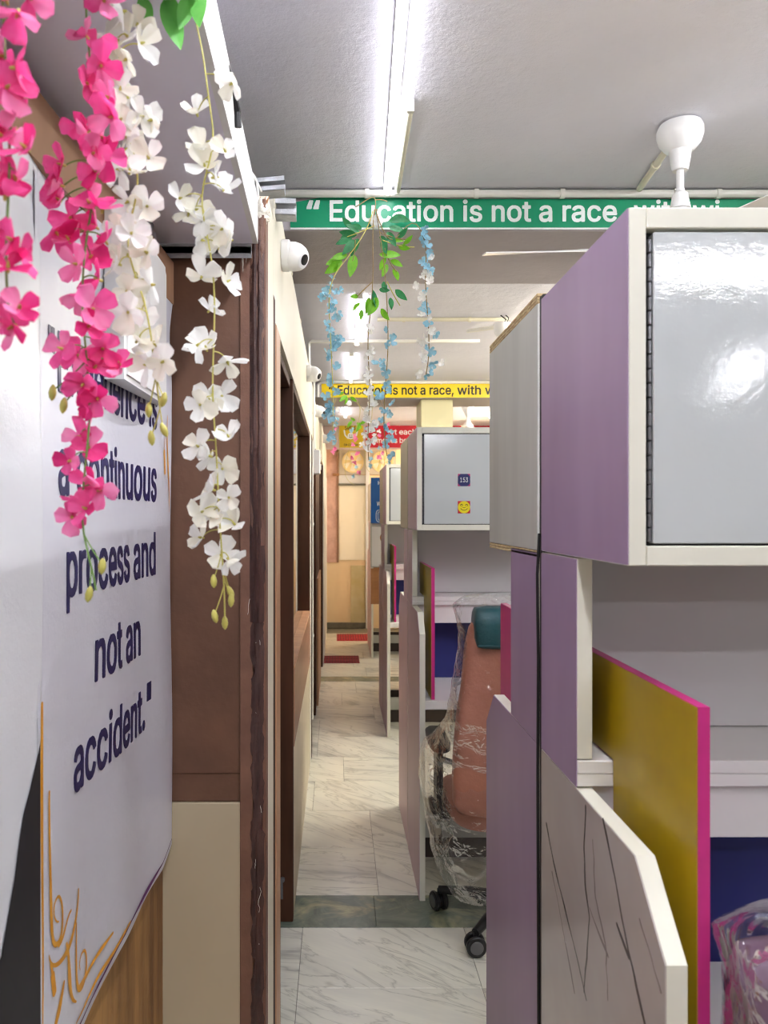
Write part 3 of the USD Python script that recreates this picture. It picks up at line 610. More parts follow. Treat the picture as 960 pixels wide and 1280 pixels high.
def chair(name_label, cover_label, cx_, cy_, leather, head, zoff=0.0, spin=2.787, seed=0, yaw=0.0, arm=0.272, deep=1.0, wide=1.0, cz=0.0, cwide=1.0, square=0.0, xmin=-9.0):
    t = thing('office_chair', name_label, 'chair', (cx_, cy_, 0))
    R = trimesh.transformations.rotation_matrix(yaw, (0, 0, 1), (cx_, cy_, 0))
    def put(nm, m, mt, par=None, sm=40, **k):
        if isinstance(m, list): m = cat_(m)
        m = m.copy(); m.apply_transform(R); return obj(nm, m, mt, par or t, sm, **k)
    yb = lambda z: cy_ - 0.20 - 0.02 * math.sin((z - 0.5) * 4.2) - 0.05 * (z - 0.5)       # the back leans away a little
    prof = [(0.487, 0.03, 0.02), (0.491, 0.17, 0.045), (0.505, 0.235, 0.058), (0.54, 0.25, 0.062), (0.62, 0.252, 0.064), (0.72, 0.25, 0.062), (0.80, 0.245, 0.06), (0.87, 0.238, 0.058), (0.95, 0.226, 0.056), (1.02, 0.22, 0.056), (1.10, 0.212, 0.054), (1.16, 0.198, 0.05), (1.195, 0.175, 0.042), (1.21, 0.12, 0.028), (1.214, 0.02, 0.01)]
    m = loft([ring(cx_, yb(z), z + zoff, max(w * wide, square * (0.96 if z > 1.18 else 1.0) if 0.5 < z < 1.2 else 0), th) for z, w, th in prof]); v = np.array(m.vertices)
    nn = meshkit.fbm(np.c_[v[:, 0] * 9, v[:, 2] * 14 + v[:, 0] * 6, v[:, 1] * 3] + seed, 3) - 0.5
    v[:, 1] += 0.018 * nn; v[:, 0] += 0.006 * nn
    put('backrest', trimesh.Trimesh(v, m.faces, process=False), leather)
    hp = [(1.095, 0.165, 0.062), (1.10, 0.178, 0.068), (1.13, 0.186, 0.07), (1.18, 0.186, 0.066), (1.21, 0.184, 0.056), (1.228, 0.178, 0.04), (1.234, 0.15, 0.02)]
    H = put('headrest', loft([ring(cx_ + 0.0, yb(z) - 0.005, z + zoff, w, th, 40, 0.35) for z, w, th in hp]), head)
    put('piping', tube([np.array([cx_ + q * 0.178, yb(1.1) - 0.07, 1.106 + zoff]) for q in np.linspace(-1, 1, 12)], 0.0045, 8), head, H)
    sp = [(0.42, 0.20, 0.20), (0.425, 0.235, 0.235), (0.45, 0.25, 0.245), (0.485, 0.245, 0.24), (0.5, 0.20, 0.2), (0.503, 0.05, 0.05)]
    put('seat', loft([ring(cx_, cy_ + 0.03 - 0.2 * (1 - deep), z, w, th * deep) for z, w, th in sp]), leather)
    put('mechanism', [box(cx_ - 0.09, cx_ + 0.09, cy_ - 0.16, cy_ + 0.12, 0.375, 0.419, 0.008), box(cx_ - 0.03, cx_ + 0.03, cy_ - 0.25, cy_ - 0.15, 0.385, 0.41, 0.004), box(cx_ - 0.03, cx_ + 0.03, yb(0.6) - 0.072, yb(0.6) - 0.055, 0.385, 0.75, 0.006)], 'chair_black')
    put('gas_lift', [cyl((cx_, cy_, 0.11), (cx_, cy_, 0.26), 0.028, 16), cyl((cx_, cy_, 0.26), (cx_, cy_, 0.378), 0.016, 16)], 'chair_black')
    put('base_hub', lathe([(0.03, 0.065), (0.045, 0.07), (0.045, 0.11), (0.036, 0.125)], (cx_, cy_, 0)), 'chair_black')
    for q in (-1, 1):
        ax_ = cx_ + q * arm
        P = put('armrest', loft([ring(ax_, cy_ + 0.03, z, w, th) for z, w, th in ((0.672, 0.03, 0.12), (0.678, 0.038, 0.13), (0.70, 0.04, 0.134), (0.71, 0.03, 0.12))]), 'chair_black')
        put('armrest_frame', [box(ax_ - 0.012, ax_ + 0.012, cy_ - 0.045, cy_ + 0.055, 0.43, 0.675, 0.005), box(min(ax_, cx_ + q * 0.15), max(ax_, cx_ + q * 0.15), cy_ - 0.03, cy_ + 0.03, 0.405, 0.43, 0.004)], 'chair_black', P)
        put('side_bar', cyl((ax_, cy_ - 0.10, 0.655), (cx_ + q * 0.2, cy_ - 0.19, 0.655), 0.010, 10), 'chrome')
    for k in range(5):
        an = spin + k * 2 * math.pi / 5; dx, dy = math.cos(an), math.sin(an); r = 0.275
        put('base_leg', tube([(cx_ + dx * 0.03, cy_ + dy * 0.03, 0.092), (cx_ + dx * 0.16, cy_ + dy * 0.16, 0.09), (cx_ + dx * r, cy_ + dy * r, 0.078)], [0.024, 0.02, 0.015], 10), 'chair_black')
        wx, wy = cx_ + dx * r, cy_ + dy * r
        Cs = put('castor', [cyl((wx, wy, 0.05), (wx, wy, 0.082), 0.007, 10), lathe([(0.012, -0.012), (0.022, -0.012), (0.022, 0.012), (0.012, 0.012)], (wx, wy, 0.034), (math.cos(an + 0.7), math.sin(an + 0.7), 0), 18)], 'chair_black')
        axd = np.array([math.cos(an + 0.7), math.sin(an + 0.7), 0])
        for sd in (-1, 1):
            put('wheel', lathe([(0.012, 0.0), (0.033, 0.001), (0.0365, 0.005), (0.0365, 0.014), (0.033, 0.018), (0.024, 0.0165), (0.018, 0.019), (0.004, 0.020)], np.array([wx, wy, 0.0372]) + axd * sd * 0.008, axd * sd, 24), 'chair_black', Cs)
            put('hub_cap', lathe([(0.0225, 0.0), (0.0235, 0.0015), (0.0225, 0.003), (0.019, 0.003)], np.array([wx, wy, 0.0372]) + axd * sd * 0.0255, axd * sd, 24), 'hinge_steel', Cs)
    # the clear cover hangs over back, arms and seat
    rows_ = [(1.285, 0.02, 0.01), (1.283, 0.13, 0.02), (1.27, 0.215, 0.05), (1.24, 0.25, 0.085), (1.19, 0.235, 0.10), (1.10, 0.232, 0.10), (1.0, 0.245, 0.105), (0.9, 0.265, 0.12), (0.82, 0.275, 0.15), (0.74, 0.30, 0.2), (0.70, 0.325, 0.24), (0.6, 0.335, 0.25), (0.5, 0.33, 0.25), (0.4, 0.32, 0.24), (0.3, 0.30, 0.22), (0.22, 0.26, 0.2), (0.16, 0.22, 0.17)]
    zs = np.linspace(0, len(rows_) - 1, 90); rr = np.array(rows_)
    rg = []
    for q in zs:
        z, w, th = (np.interp(q, np.arange(len(rr)), rr[:, k]) for k in range(3))
        f = np.clip((0.85 - z) / 0.2, 0, 1); cyy = (1 - f) * (yb(max(z, 0.5)) - 0.005) + f * (cy_ - 0.03)
        rg.append(ring(cx_, cyy, z + (zoff + cz) * (1 - f), w * (1 + (cwide - 1) * (1 - f)), th, 96, 0.7))
    m = loft(rg, cap=False); v = np.array(m.vertices); n = np.array(m.vertex_normals)
    a = meshkit.fbm(v * np.array([16, 16, 9]) + 40 + seed, 4) - 0.5
    ridge = 1 - np.abs(2 * meshkit.fbm(v * np.array([11, 11, 14]) + 7 + seed, 3) - 1)
    out = 1 if (n @ np.array([0, 0, 0]) == 0).all() else 1
    ctr = np.c_[np.full(len(v), cx_), np.full(len(v), cy_), v[:, 2]]; rad = v - ctr; rad /= np.linalg.norm(rad, axis=1, keepdims=True) + 1e-9
    v = v + rad * (0.030 * np.maximum(a, -0.12) + 0.022 * (ridge - 0.6).clip(0))[:, None]
    v[:, 0] = np.maximum(v[:, 0], xmin); low = (v[:, 2] < 0.3); v[low, 2] += 0.12 * (meshkit.fbm(v[low] * 5 + 3, 2) - 0.5)
    m = trimesh.Trimesh(v, m.faces, process=False); m.apply_transform(R)
    setp(obj('plastic_cover', m, 'plastic_film', None, True), label=cover_label, category='plastic cover')

chair('peach leather office chair with a teal headrest, in front of the stickered cubicle', 'clear crumpled plastic cover over the peach office chair', 0.66, 2.90, 'leather_peach', 'leather_teal')
chair('mauve office chair at the nearest cubicle, only its top left corner in view', 'clear crumpled plastic cover over the mauve chair at the lower right', 0.672, 1.05, 'leather_mauve', 'leather_mauve', zoff=-0.112, spin=2.5, seed=9, arm=0.25, deep=0.8, wide=1.0, cz=-0.03, cwide=1.06, square=0.252, xmin=0.4165)

# ------------------------------------------------------------------ ceiling fittings
def batten(label, p0, p1, lit=True, glow='tube_glow', w=0.028, h=0.03, drop=0.0, group=None, name='tube_light'):
    p0, p1 = np.array([*p0, CEIL - drop]), np.array([*p1, CEIL - drop]); d = (p1 - p0) / np.linalg.norm(p1 - p0); s = np.cross(d, [0, 0, 1])
    t = thing(name, label, 'ceiling light', (p0 + p1) / 2, group)
    def bar(a, b, hw, z0, z1):
        pts = [p + q * hw * s + np.array([0, 0, z]) for p in (a, b) for q in (-1, 1) for z in (z0, z1)]
        return trimesh.convex.convex_hull(np.array(pts))
    obj('housing', bar(p0, p1, w * 0.5, -0.012, -0.0005), 'appliance_white', t)
    a = p0 + d * 0.012; b = p1 - d * 0.012; n = 9; an = np.linspace(0, math.pi, n)
    if lit:
        rg = [np.array([q + s * w * 0.5 * math.cos(x) + np.array([0, 0, -0.012 - (h - 0.012) * math.sin(x)]) for x in an]) for q in (a, b)]
        obj('diffuser', loft(rg), glow, t)
        for q in (p0, p1 - d * 0.0118): obj('end_cap', bar(q, q + d * 0.0118, w * 0.52, -h, -0.012), 'pvc', t)
    else:
        obj('tube', cyl(a + np.array([0, 0, -0.026]), b + np.array([0, 0, -0.026]), 0.009, 12), 'pvc_yellowed', t)
        for q in (p0, p1 - d * 0.012): obj('end_cap', bar(q, q + d * 0.012, w * 0.5, -0.036, -0.012), 'pvc', t)
    return t
batten('lit white tube light on the near ceiling, running towards the green banner', (0.142, 1.50), (0.182, 2.735))
batten('short unlit tube beside the lit one on the near ceiling', (0.208, 2.14), (0.216, 2.70), lit=False, w=0.02)
batten('lit tube light on the second bay ceiling, the nearer one behind the green banner', (0.120, 4.0), (0.135, 5.12))
batten('lit tube light on the second bay ceiling, just before the yellow banner', (0.105, 5.45), (0.12, 6.56))
batten('lit tube light on the third bay ceiling beyond the yellow banner', (0.09, 7.7), (0.10, 8.9))
GB = 'tube lights outside the photograph'
for p0, p1, gl, where in (((1.40, -1.75), (2.6, -1.75), 1, 'set crosswise close behind the camera on the right'), ((3.60, -5.2), (3.0, -3.6), 1, 'set askew far behind the camera on the right'), ((0.10, -0.2), (0.08, -1.4), 2, 'running back from over the camera'),
                          ((0.14, 0.2), (0.15, 1.3), 2, 'just in front of the camera, in line with the visible one'), ((2.3, 0.0), (2.3, 1.2), 1, 'to the right of the nearest cubicle'), ((1.45, 3.9), (1.45, 5.1), 3, 'over the stickered cubicle in the second bay'),
                          ((1.75, 5.0), (1.75, 6.0), 3, 'over the third cubicle in the second bay'), ((1.75, 0.9), (1.75, 2.1), 1, 'beside the near ceiling fan'), ((0.4, -4.4), (1.6, -4.4), 1, 'set crosswise far behind the camera'), ((1.8, 7.7), (1.8, 8.9), 3, 'over the farthest cubicles in the third bay')):
    batten('lit white tube light ' + where, p0, p1, group=GB, glow=['', 'tube_glow_strong', 'tube_glow_near', 'tube_glow_far'][gl])

def conduit(label, pts, r=0.0105, clips=(), m='pvc'):
    pts = np.array(pts, float)
    t = thing('conduit_pipe', label, 'pipe', pts.mean(0))
    obj('pipe', tube(pts, r, 12), m, t)
    for c in clips:
        i = int(c); f = c - i; p = pts[i] * (1 - f) + pts[min(i + 1, len(pts) - 1)] * f; q = pts[min(i + 1, len(pts) - 1)] - pts[i]; q = q / np.linalg.norm(q)
        obj('clip', cyl(p - q * 0.008, p + q * 0.008, r + 0.004, 14), m, t)
zp = EYE + 403 * 2.725 / F
conduit('white pipe along the top edge of the green banner', [(-0.20, 2.725, zp), (2.6, 2.725, zp)], 0.0135, (0.11, 0.25, 0.36, 0.505, 0.56), 'pvc')
conduit('short yellowed pipe from the near fan to the pipe over the green banner', [(1.035, 2.30, CEIL - 0.014), (1.075, 2.70, CEIL - 0.014)], 0.011, (0.55,), 'pvc_yellowed')
conduit('white pipe across the second bay ceiling, the nearer of two', [(0.24, 4.5, CEIL - 0.012), (1.02, 4.5, CEIL - 0.012)], 0.0115, (0.2, 0.7), 'pvc_yellowed')
conduit('white pipe across the second bay ceiling, the farther one, dropping to a wall camera', [(XW - 0.02, 5.06, 2.36), (XW - 0.02, 5.06, CEIL - 0.03), (XW, 5.06, CEIL - 0.013), (0.05, 5.06, CEIL - 0.012), (0.95, 5.06, CEIL - 0.012)], 0.0115, (3.1, 3.6), 'pvc')
conduit('white pipe framing the left end and top of the yellow banner', [(-0.165, 6.60, BZ + 0.0), (-0.165, 6.60, CEIL - 0.04), (-0.13, 6.60, CEIL - 0.014), (1.6, 6.60, CEIL - 0.014)], 0.0135, (2.3, 2.6), 'pvc')
conduit('thin white cable pipe along the top of the left partition', [(XW - 0.010, 2.3, TOP + 0.012), (XW - 0.010, 4.04, TOP + 0.012), (XW - 0.010, 5.0, TOP + 0.012)], 0.010, (0.3, 0.7, 1.4), 'pvc_yellowed')
conduit('grey bent pipe beside the white switch box under the lowered ceiling', [at(176, 240, 1.62), at(182, 262, 1.64), at(187, 282, 1.66), at(188.5, 310, 1.665), at(189, 340, 1.67)], 0.009, (2.5,), 'pvc_grey')

def fan(label, x, y, zc, drop, scale=1.0, style=0, turn=0.35):
    t = thing('ceiling_fan', label, 'fan', (x, y, zc))
    c = (x, y, zc - 0.0005)
    if style == 0:
        pr = [(0.05, 0), (0.060, -0.004), (0.066, -0.018), (0.066, -0.036), (0.060, -0.056), (0.044, -0.076), (0.034, -0.082), (0.032, -0.084), (0.030, -0.1), (0.024, -0.135), (0.0215, -0.14)]
        cp = [(0.012, 0.04), (0.014, 0.03), (0.022, 0.024), (0.026, 0.0), (0.03, -0.02)]
    else:
        pr = [(0.066, 0), (0.066, -0.012), (0.05, -0.045), (0.03, -0.085), (0.018, -0.11)]
        cp = [(0.014, 0.07), (0.03, 0.03), (0.05, 0.0), (0.055, -0.02), (0.06, -0.035)]
    obj('canopy', lathe([(r * scale, h * scale) for r, h in pr], c, n=32), 'appliance_white', t, smooth=40)
    obj('rod', cyl((x, y, zc - 0.1), (x, y, zc - drop), 0.011, 14), 'appliance_white', t)
    obj('coupling', lathe(cp, (x, y, zc - drop), n=24), 'appliance_white', t)
    zm = zc - drop - 0.03 - (0.05 if style == 0 else 0)
    obj('collar', cyl((x, y, zc - drop), (x, y, zm), 0.02, 16), 'appliance_white', t)
    obj('motor', lathe([(0.03, 0.012), (0.08, 0.004), (0.12, -0.02), (0.125, -0.06), (0.09, -0.09), (0.03, -0.1)], (x, y, zm), n=32), 'appliance_white', t)
    for k in range(3):
        a = turn + k * 2 * math.pi / 3; ca, sa = math.cos(a), math.sin(a)
        def fn(u, v):
            rr = 0.12 + 0.46 * u; w = (0.045 + 0.025 * u) * (2 * v - 1); return np.array([x + rr * ca - w * sa, y + rr * sa + w * ca, zm - 0.052 - 0.020 * (2 * v - 1)])
        obj('blade', sheet(grid(fn, 8, 5), 0.004), 'appliance_white', t)
fan('white ceiling fan on a short rod above the nearest cubicle', 1.03, 2.28, CEIL, 0.235, turn=math.radians(54))
fan('small white ceiling fan seen beyond the yellow banner beside the cream column', 1.41, 8.18, CEIL, 0.20, 1.0, 1)
t = thing('lamp_holder', 'white bare lamp holder with loose wires on the second bay ceiling', 'lamp holder', at(628, 408, 4.45))
c = at(628, 396, 4.45); zc = CEIL
obj('holder', lathe([(0.05, -0.05), (0.052, -0.07), (0.048, -0.10), (0.035, -0.125), (0.01, -0.13)], (c[0], 4.45, zc), n=24), 'appliance_white', t)
obj('wire', [tube([(c[0] - 0.01, 4.45, zc), (c[0] + 0.02, 4.44, zc - 0.03), (c[0] + 0.0, 4.43, zc - 0.055)], 0.004, 6), tube([(c[0] + 0.02, 4.45, zc), (c[0] + 0.035, 4.44, zc - 0.02), (c[0] + 0.02, 4.43, zc - 0.06)], 0.004, 6)], 'cable_black', t)
obj('arm', cyl((c[0] - 0.03, 4.45, zc - 0.07), (c[0] - 0.15, 4.75, zc - 0.02), 0.012, 10), 'pvc', t)

# cameras on the partition
def dome(label, y, z=2.338, x=XW):
    t = thing('security_camera', label, 'camera', (x, y, z))
    obj('base', lathe([(0.045, 0.0005), (0.047, 0.004), (0.047, 0.022), (0.044, 0.026)], (x, y, z), (1, 0, 0), 28), 'appliance_white', t)
    ax_ = np.array([0.82, -0.42, -0.38]); ax_ /= np.linalg.norm(ax_)
    o = np.array([x + 0.026, y, z])
    obj('body', lathe([(0.040, -0.012), (0.043, 0.004), (0.042, 0.02), (0.036, 0.036), (0.028, 0.046), (0.024, 0.049)], o + ax_ * 0.004, ax_, 28), 'appliance_white', t, smooth=50)
    obj('lens', lathe([(0.016, 0.0), (0.016, 0.0025), (0.008, 0.004)], o + ax_ * 0.0525, ax_, 24), 'dark_lens', t)
dome('white dome camera on the left partition, nearest and largest of the row', 2.30)
dome('white dome camera on the left partition, second of the row', 4.20)
dome('white dome camera on the left partition, third of the row', 5.70)
dome('white dome camera on the left partition, farthest of the row', 7.75, x=XW + 0.025)
t = thing('switch_box', 'small white switch box on the left partition below the far cameras', 'switch box', (XW + 0.04, 5.1, EYE + 0.36))
a, b = at(389, 562, 5.1), at(400, 592, 5.1)
obj('case', box(XW + 0.0045, b[0], 5.1, 5.22, b[2], a[2], 0.004), 'appliance_white', t)
obj('switch', [box(b[0], b[0] + 0.008, 5.125, 5.15, (a[2] + b[2]) / 2 + q - 0.018, (a[2] + b[2]) / 2 + q + 0.018, 0.002) for q in (-0.035, 0.035)], 'pvc', t)
conduit('thin white pipe running down to the switch box', [(XW + 0.012, 5.16, 2.5), (XW + 0.012, 5.16, a[2] + 0.002)], 0.008, (0.5,), 'pvc')
conduit('thin white pipe running down the partition under the switch box', [(XW + 0.012, 4.86, b[2] + 0.2), (XW + 0.012, 4.86, 0.25)], 0.006, (0.3, 0.7), 'pvc')

# metal channels and cables at the post top
def channel(label, p, q, w=0.05, h=0.03):
    p, q = np.array(p), np.array(q); d = (q - p) / np.linalg.norm(q - p); s = np.cross(d, [0, 0, 1]); s /= np.linalg.norm(s); tt = 0.0015
    def bar(s0, s1, z0, z1): return trimesh.convex.convex_hull(np.array([e + s * a_ + np.array([0, 0, z]) for e in (p, q) for a_ in (s0, s1) for z in (z0, z1)]))
    single('metal_channel', [bar(-w / 2, w / 2, h - tt, h), bar(-w / 2, w / 2, 0, tt), bar(-w / 2, -w / 2 + tt, 0, h), bar(w / 2 - tt, w / 2, h * 0.7, h), bar(w / 2 - tt, w / 2, 0, h * 0.3), bar(w / 2 - 0.004, w / 2, h * 0.7 - tt, h * 0.7), bar(w / 2 - 0.004, w / 2, h * 0.3, h * 0.3 + tt)], 'galvanised', label, 'metal channel')
channel('upper cut metal channel sticking out over the post top', at(318, 245, 1.93), at(356, 242, 1.93), 0.05, 0.036)
channel('lower cut metal channel resting on the partition top beside the green banner', at(334, 272, 2.08), at(370, 273, 2.08), 0.05, 0.046)
single('cable', tube([at(298, 205, 1.75), at(312, 215, 1.77), at(321, 228, 1.79), at(323, 246, 1.79), at(316, 266, 1.79), at(305, 285, 1.78)], 0.0028, 8), 'pvc', 'white cable curling over the plastered post top', 'cable')
single('cable', tube([at(303, 203, 1.78), at(318, 220, 1.79), at(327, 240, 1.80)], 0.0024, 8), 'pvc', 'short white cable beside the curling one over the post', 'cable')
single('cable', tube([(0.349, 1.309, 1.52), (0.345, 1.308, 1.45), (0.347, 1.309, 1.3), (0.346, 1.309, 1.1), (0.348, 1.309, 0.6)], 0.0026, 8), 'cable_black', 'black cable hanging in the gap between the two nearest cubicles', 'cable')
single('cable', tube([(-0.181, 1.24, 2.285), (-0.176, 1.29, 2.275), (-0.172, 1.315, 2.25), (-0.171, 1.32, 2.225)], 0.006, 8), 'cable_black', 'short black cable stub on the white edge of the lowered ceiling', 'cable')
single('gap_strip', box(0.352, 0.36, 1.2985, 1.3195, 0.3, 1.93, 0.001), 'seal_black', 'black strip in the upright gap between the two nearest cubicles', 'strip')

# ------------------------------------------------------------------ banners and signs
def banner(label, x0, x1, z0, z1, y, m, sag=0.0, lean=None):
    t = thing('banner', label, 'banner', ((x0 + x1) / 2, y, z0))
    poly = lean or [(x0, z0), (x1, z0), (x1, z1), (x0, z1)]
    obj('sheet', prism_y(poly, y - 0.002, y), m, t)
    return t
yg = 2.748
gz0, gz1 = EYE + (VY - 287) * yg / F, EYE + (VY - 249) * yg / F
gx0 = (363 - VX) * yg / F
t = banner('long green banner with white lettering on the first beam', gx0, 2.6, gz0, gz1, yg, 'banner_green',
           lean=[(gx0, gz0), (2.6, gz0), (2.6, gz1), ((560 - VX) * yg / F, gz1), ((418 - VX) * yg / F, gz1 + 0.014), ((368 - VX) * yg / F, gz1 - 0.012), (gx0, gz1 - 0.03)])
obj('border', box(gx0, 2.6, yg - 0.0026, yg - 0.002, gz0, gz0 + 0.006, 0), 'ink_white', t)
bz = EYE + (VY - 276.5) * yg / F
X = lambda px, d: (px - VX) * d / F
obj('lettering', [text_y('Education is not a race', X(412, yg), X(771, yg), bz, 0.073, yg - 0.002), text_y(', with wi', X(775, yg), X(899, yg), bz, 0.073, yg - 0.002), text_y('\u201c', X(383, yg), X(400, yg), bz, 0.073, yg - 0.002)], 'ink_white', t)
yy = 6.628
t = banner('long yellow banner with black lettering on the second beam', X(402, yy), 2.2, EYE + (VY - 497) * yy / F, EYE + (VY - 479) * yy / F, yy, 'banner_yellow')
bz = EYE + (VY - 493) * yy / F
obj('lettering', [text_y('Education is not a race,', X(422, yy), X(567, yy), bz, 0.076, yy - 0.002), text_y('with wi', X(571.5, yy), X(622, yy), bz, 0.076, yy - 0.002), text_y('\u201c', X(411, yy), X(417, yy), bz, 0.076, yy - 0.002)], 'ink_black', t)
yr = 9.898
t = banner('red banner with two lines of white lettering on the last beam', X(457, yr), X(680, yr), EYE + (VY - 559.5) * yr / F, EYE + (VY - 531) * yr / F, yr, 'banner_red')
obj('lettering', [text_y('rt each', X(490, yr), X(520, yr), EYE + (VY - 543) * yr / F, 0.066, yr - 0.002), text_y('memories behind', X(459, yr), X(525, yr), EYE + (VY - 553.5) * yr / F, 0.066, yr - 0.002)], 'ink_white', t)
t = thing('notice_sign', 'square yellow sign with a cheering face on the last beam, left of the red banner', 'sign', (X(439, yr), yr, EYE + 0.9))
zt = lambda py, d: EYE + (VY - py) * d / F
obj('board', box(X(424, yr), X(454, yr), yr - 0.004, yr, zt(559.5, yr), zt(530.5, yr), 0), 'sign_yellow', t)
cxs, czs = X(438.5, yr), zt(545, yr)
obj('figure', [prism_y(Point(cxs, czs).buffer(0.042), yr - 0.005, yr - 0.004), prism_y(LineString([(cxs - 0.035, czs - 0.03), (cxs - 0.075, czs + 0.01), (cxs - 0.085, czs + 0.07)]).buffer(0.009), yr - 0.005, yr - 0.004), prism_y(LineString([(cxs + 0.035, czs - 0.03), (cxs + 0.075, czs + 0.01), (cxs + 0.085, czs + 0.07)]).buffer(0.009), yr - 0.005, yr - 0.004)], 'ink_white', t)
obj('lettering', [text_y('SMILE', X(431, yr), X(445, yr), zt(537.5, yr), 0.05, yr - 0.004), text_y('ON CAMERA', X(430, yr), X(448, yr), zt(557.5, yr), 0.028, yr - 0.004)] + [prism_y(Point(cxs + q * 0.014, czs + 0.01).buffer(0.006), yr - 0.006, yr - 0.005) for q in (-1, 1)] + [prism_y(LineString([(cxs - 0.02, czs - 0.012), (cxs, czs - 0.022), (cxs + 0.02, czs - 0.012)]).buffer(0.004), yr - 0.006, yr - 0.005)], 'ink_black', t)

# the big wall banner
def wave(d, z):
    top = np.clip((z - 1.8) / 0.25, 0, 1)
    return 0.0022 * np.sin(d * 21 + z * 3) + 0.0016 * np.sin(z * 9 + d * 6) + top * 0.006 * np.sin(d * 16 - z * 22)
def zb_(d): return np.interp(d, [0.9, 1.05, 1.243, 1.42, 1.6, 1.72, 1.797], [0.70, 0.705, 0.715, 0.735, 0.745, 0.75, 0.775])
def ztop(d): return 2.055
def wallpt(d, z, off=0.0): return np.array([xb(d) + wave(d, z) + off, d, z])
def wsheet(d0, d1, fb, ft, off, nu=90, nv=90, th=0.0012):
    m = grid(lambda u, v: wallpt(d0 + (d1 - d0) * u, fb(d0 + (d1 - d0) * u) + (ft(d0 + (d1 - d0) * u) - fb(d0 + (d1 - d0) * u)) * v, off), nu, nv)
    return sheet(m, th * (1 if m.vertex_normals[0][0] > 0 else -1)) if True else m
DS = 1.088                                         # where the banner begins; the portrait poster lies nearer
tb = thing('wall_banner', 'large white hanging banner with navy lettering and orange scrolls on the plywood wall', 'banner', (xb(1.45), 1.45, 0.75))
obj('sheet', wsheet(DS, 1.797, zb_, ztop, 0.0), 'vinyl_white', tb, smooth=True)
def flat_to_wall(poly, off=0.0014, dens=0.02):
    """a flat print: poly in (d, z), laid on the waving banner"""
    out = []
    for g in getattr(poly, 'geoms', [poly]):
        if g.is_empty: continue
        v, f = trimesh.creation.triangulate_polygon(g, engine='earcut')
        v = np.array(v); v3 = np.array([wallpt(a_, z_, off) for a_, z_ in v[:, :2]])
        m = trimesh.Trimesh(v3, f, process=False)
        if m.face_normals[:, 0].mean() < 0: m.invert()
        out.append(m)
    return cat_(out)
def wall_text(s, dl, dr, z, h):
    m = meshkit.text_mesh(s, h, 0.0008, True); v = np.array(m.vertices)
    k = (dr - dl) / (v[:, 0].max() - v[:, 0].min()); d = (v[:, 0] - v[:, 0].min()) * k + dl
    return trimesh.Trimesh(np.array([wallpt(a_, z_ + z, 0.0006 + t_) for a_, z_, t_ in zip(d, v[:, 1], v[:, 2])]), m.faces, process=False)
dpx = lambda px: 0.4766 / ((VX - px) / F + 0.048)
for s, l, r, z in (('"Experience is', 62, 194.5, 1.742), ('a continuous', 73, 194.5, 1.585), ('process and', 83, 193.5, 1.426), ('not an', 118, 175.5, 1.269), ('accident."', 94, 187.5, 1.108)):
    obj('lettering', wall_text(s, dpx(l), dpx(r), z, 0.088), 'ink_navy', tb, smooth=False)
edge = [(d, float(zb_(d)) + 0.016) for d in np.linspace(DS, 1.79, 40)]
obj('border_line', flat_to_wall(LineString(edge).buffer(0.0016)), 'ink_purple', tb, smooth=False)
def pxz(px, py):
    d = dpx(px); return (d, EYE - (py - VY) * d / F)
def stroke(pts, w0, w1=None, sm=8):
    from scipy.interpolate import splprep, splev
    p = np.array([pxz(*q) for q in pts])
    if len(p) > 3:
        tck, _ = splprep(p.T, s=0); p = np.array(splev(np.linspace(0, 1, 60), tck)).T
    ws = np.interp(np.linspace(0, 1, len(p)), [0, 0.5, 1], [w0, (w1 if w1 else w0), w0 * 0.5])
    from shapely import union_all
    return union_all([LineString(p[i:i + 2]).buffer(ws[i] * 1.6) for i in range(len(p) - 1)])
scroll = [stroke([(50.5, 880), (50.5, 1000), (50.5, 1140), (50.5, 1279)], 0.0022, 0.0022),
          stroke([(60, 990), (60, 1060), (60.5, 1110), (61, 1150), (62, 1170), (66, 1181), (72, 1172), (75, 1150), (74, 1128), (69, 1121), (65, 1130), (66, 1150), (70, 1152)], 0.0016, 0.0028),
          stroke([(70, 1180), (76, 1168), (82, 1148), (87, 1138)], 0.0028, 0.002),
          stroke([(98, 1112), (95, 1140), (88, 1170), (76, 1196), (62, 1206), (58, 1195)], 0.0015, 0.0035),
          stroke([(60, 1205), (62, 1220), (64, 1240)], 0.002, 0.004),
          stroke([(94, 1155), (93, 1190), (93, 1220), (96, 1236), (103, 1228), (107, 1205), (104, 1188), (99, 1196), (98, 1212)], 0.0014, 0.003),
          stroke([(97, 1234), (106, 1220), (120, 1196), (133, 1176), (140, 1166)], 0.003, 0.0024),
          stroke([(80, 1180), (83, 1215), (86, 1245), (92, 1252)], 0.002, 0.004),
          stroke([(76, 1228), (72, 1250), (66, 1279), (60, 1300)], 0.002, 0.0045),
          stroke([(161, 1152), (150, 1172), (135, 1200), (120, 1225), (105, 1255), (92, 1279)], 0.0016, 0.003)]
for g in scroll: obj('scroll', flat_to_wall(g), 'ink_orange', tb, smooth=False)
right = [stroke([(209, 520), (209, 560), (211, 600), (212, 640)], 0.001, 0.003), stroke([(206, 540), (205, 565), (206, 590)], 0.001, 0.004)]
for g in right: obj('scroll', flat_to_wall(g), 'ink_orange', tb, smooth=False)
tp = thing('wall_poster', 'poster left of the lettered banner, pale with a black lower figure', 'poster', (xb(0.8), 0.8, 0.7))
obj('sheet', wsheet(0.45, DS - 0.0015, zb_, ztop, 0.001), 'vinyl_pale', tp, smooth=True)
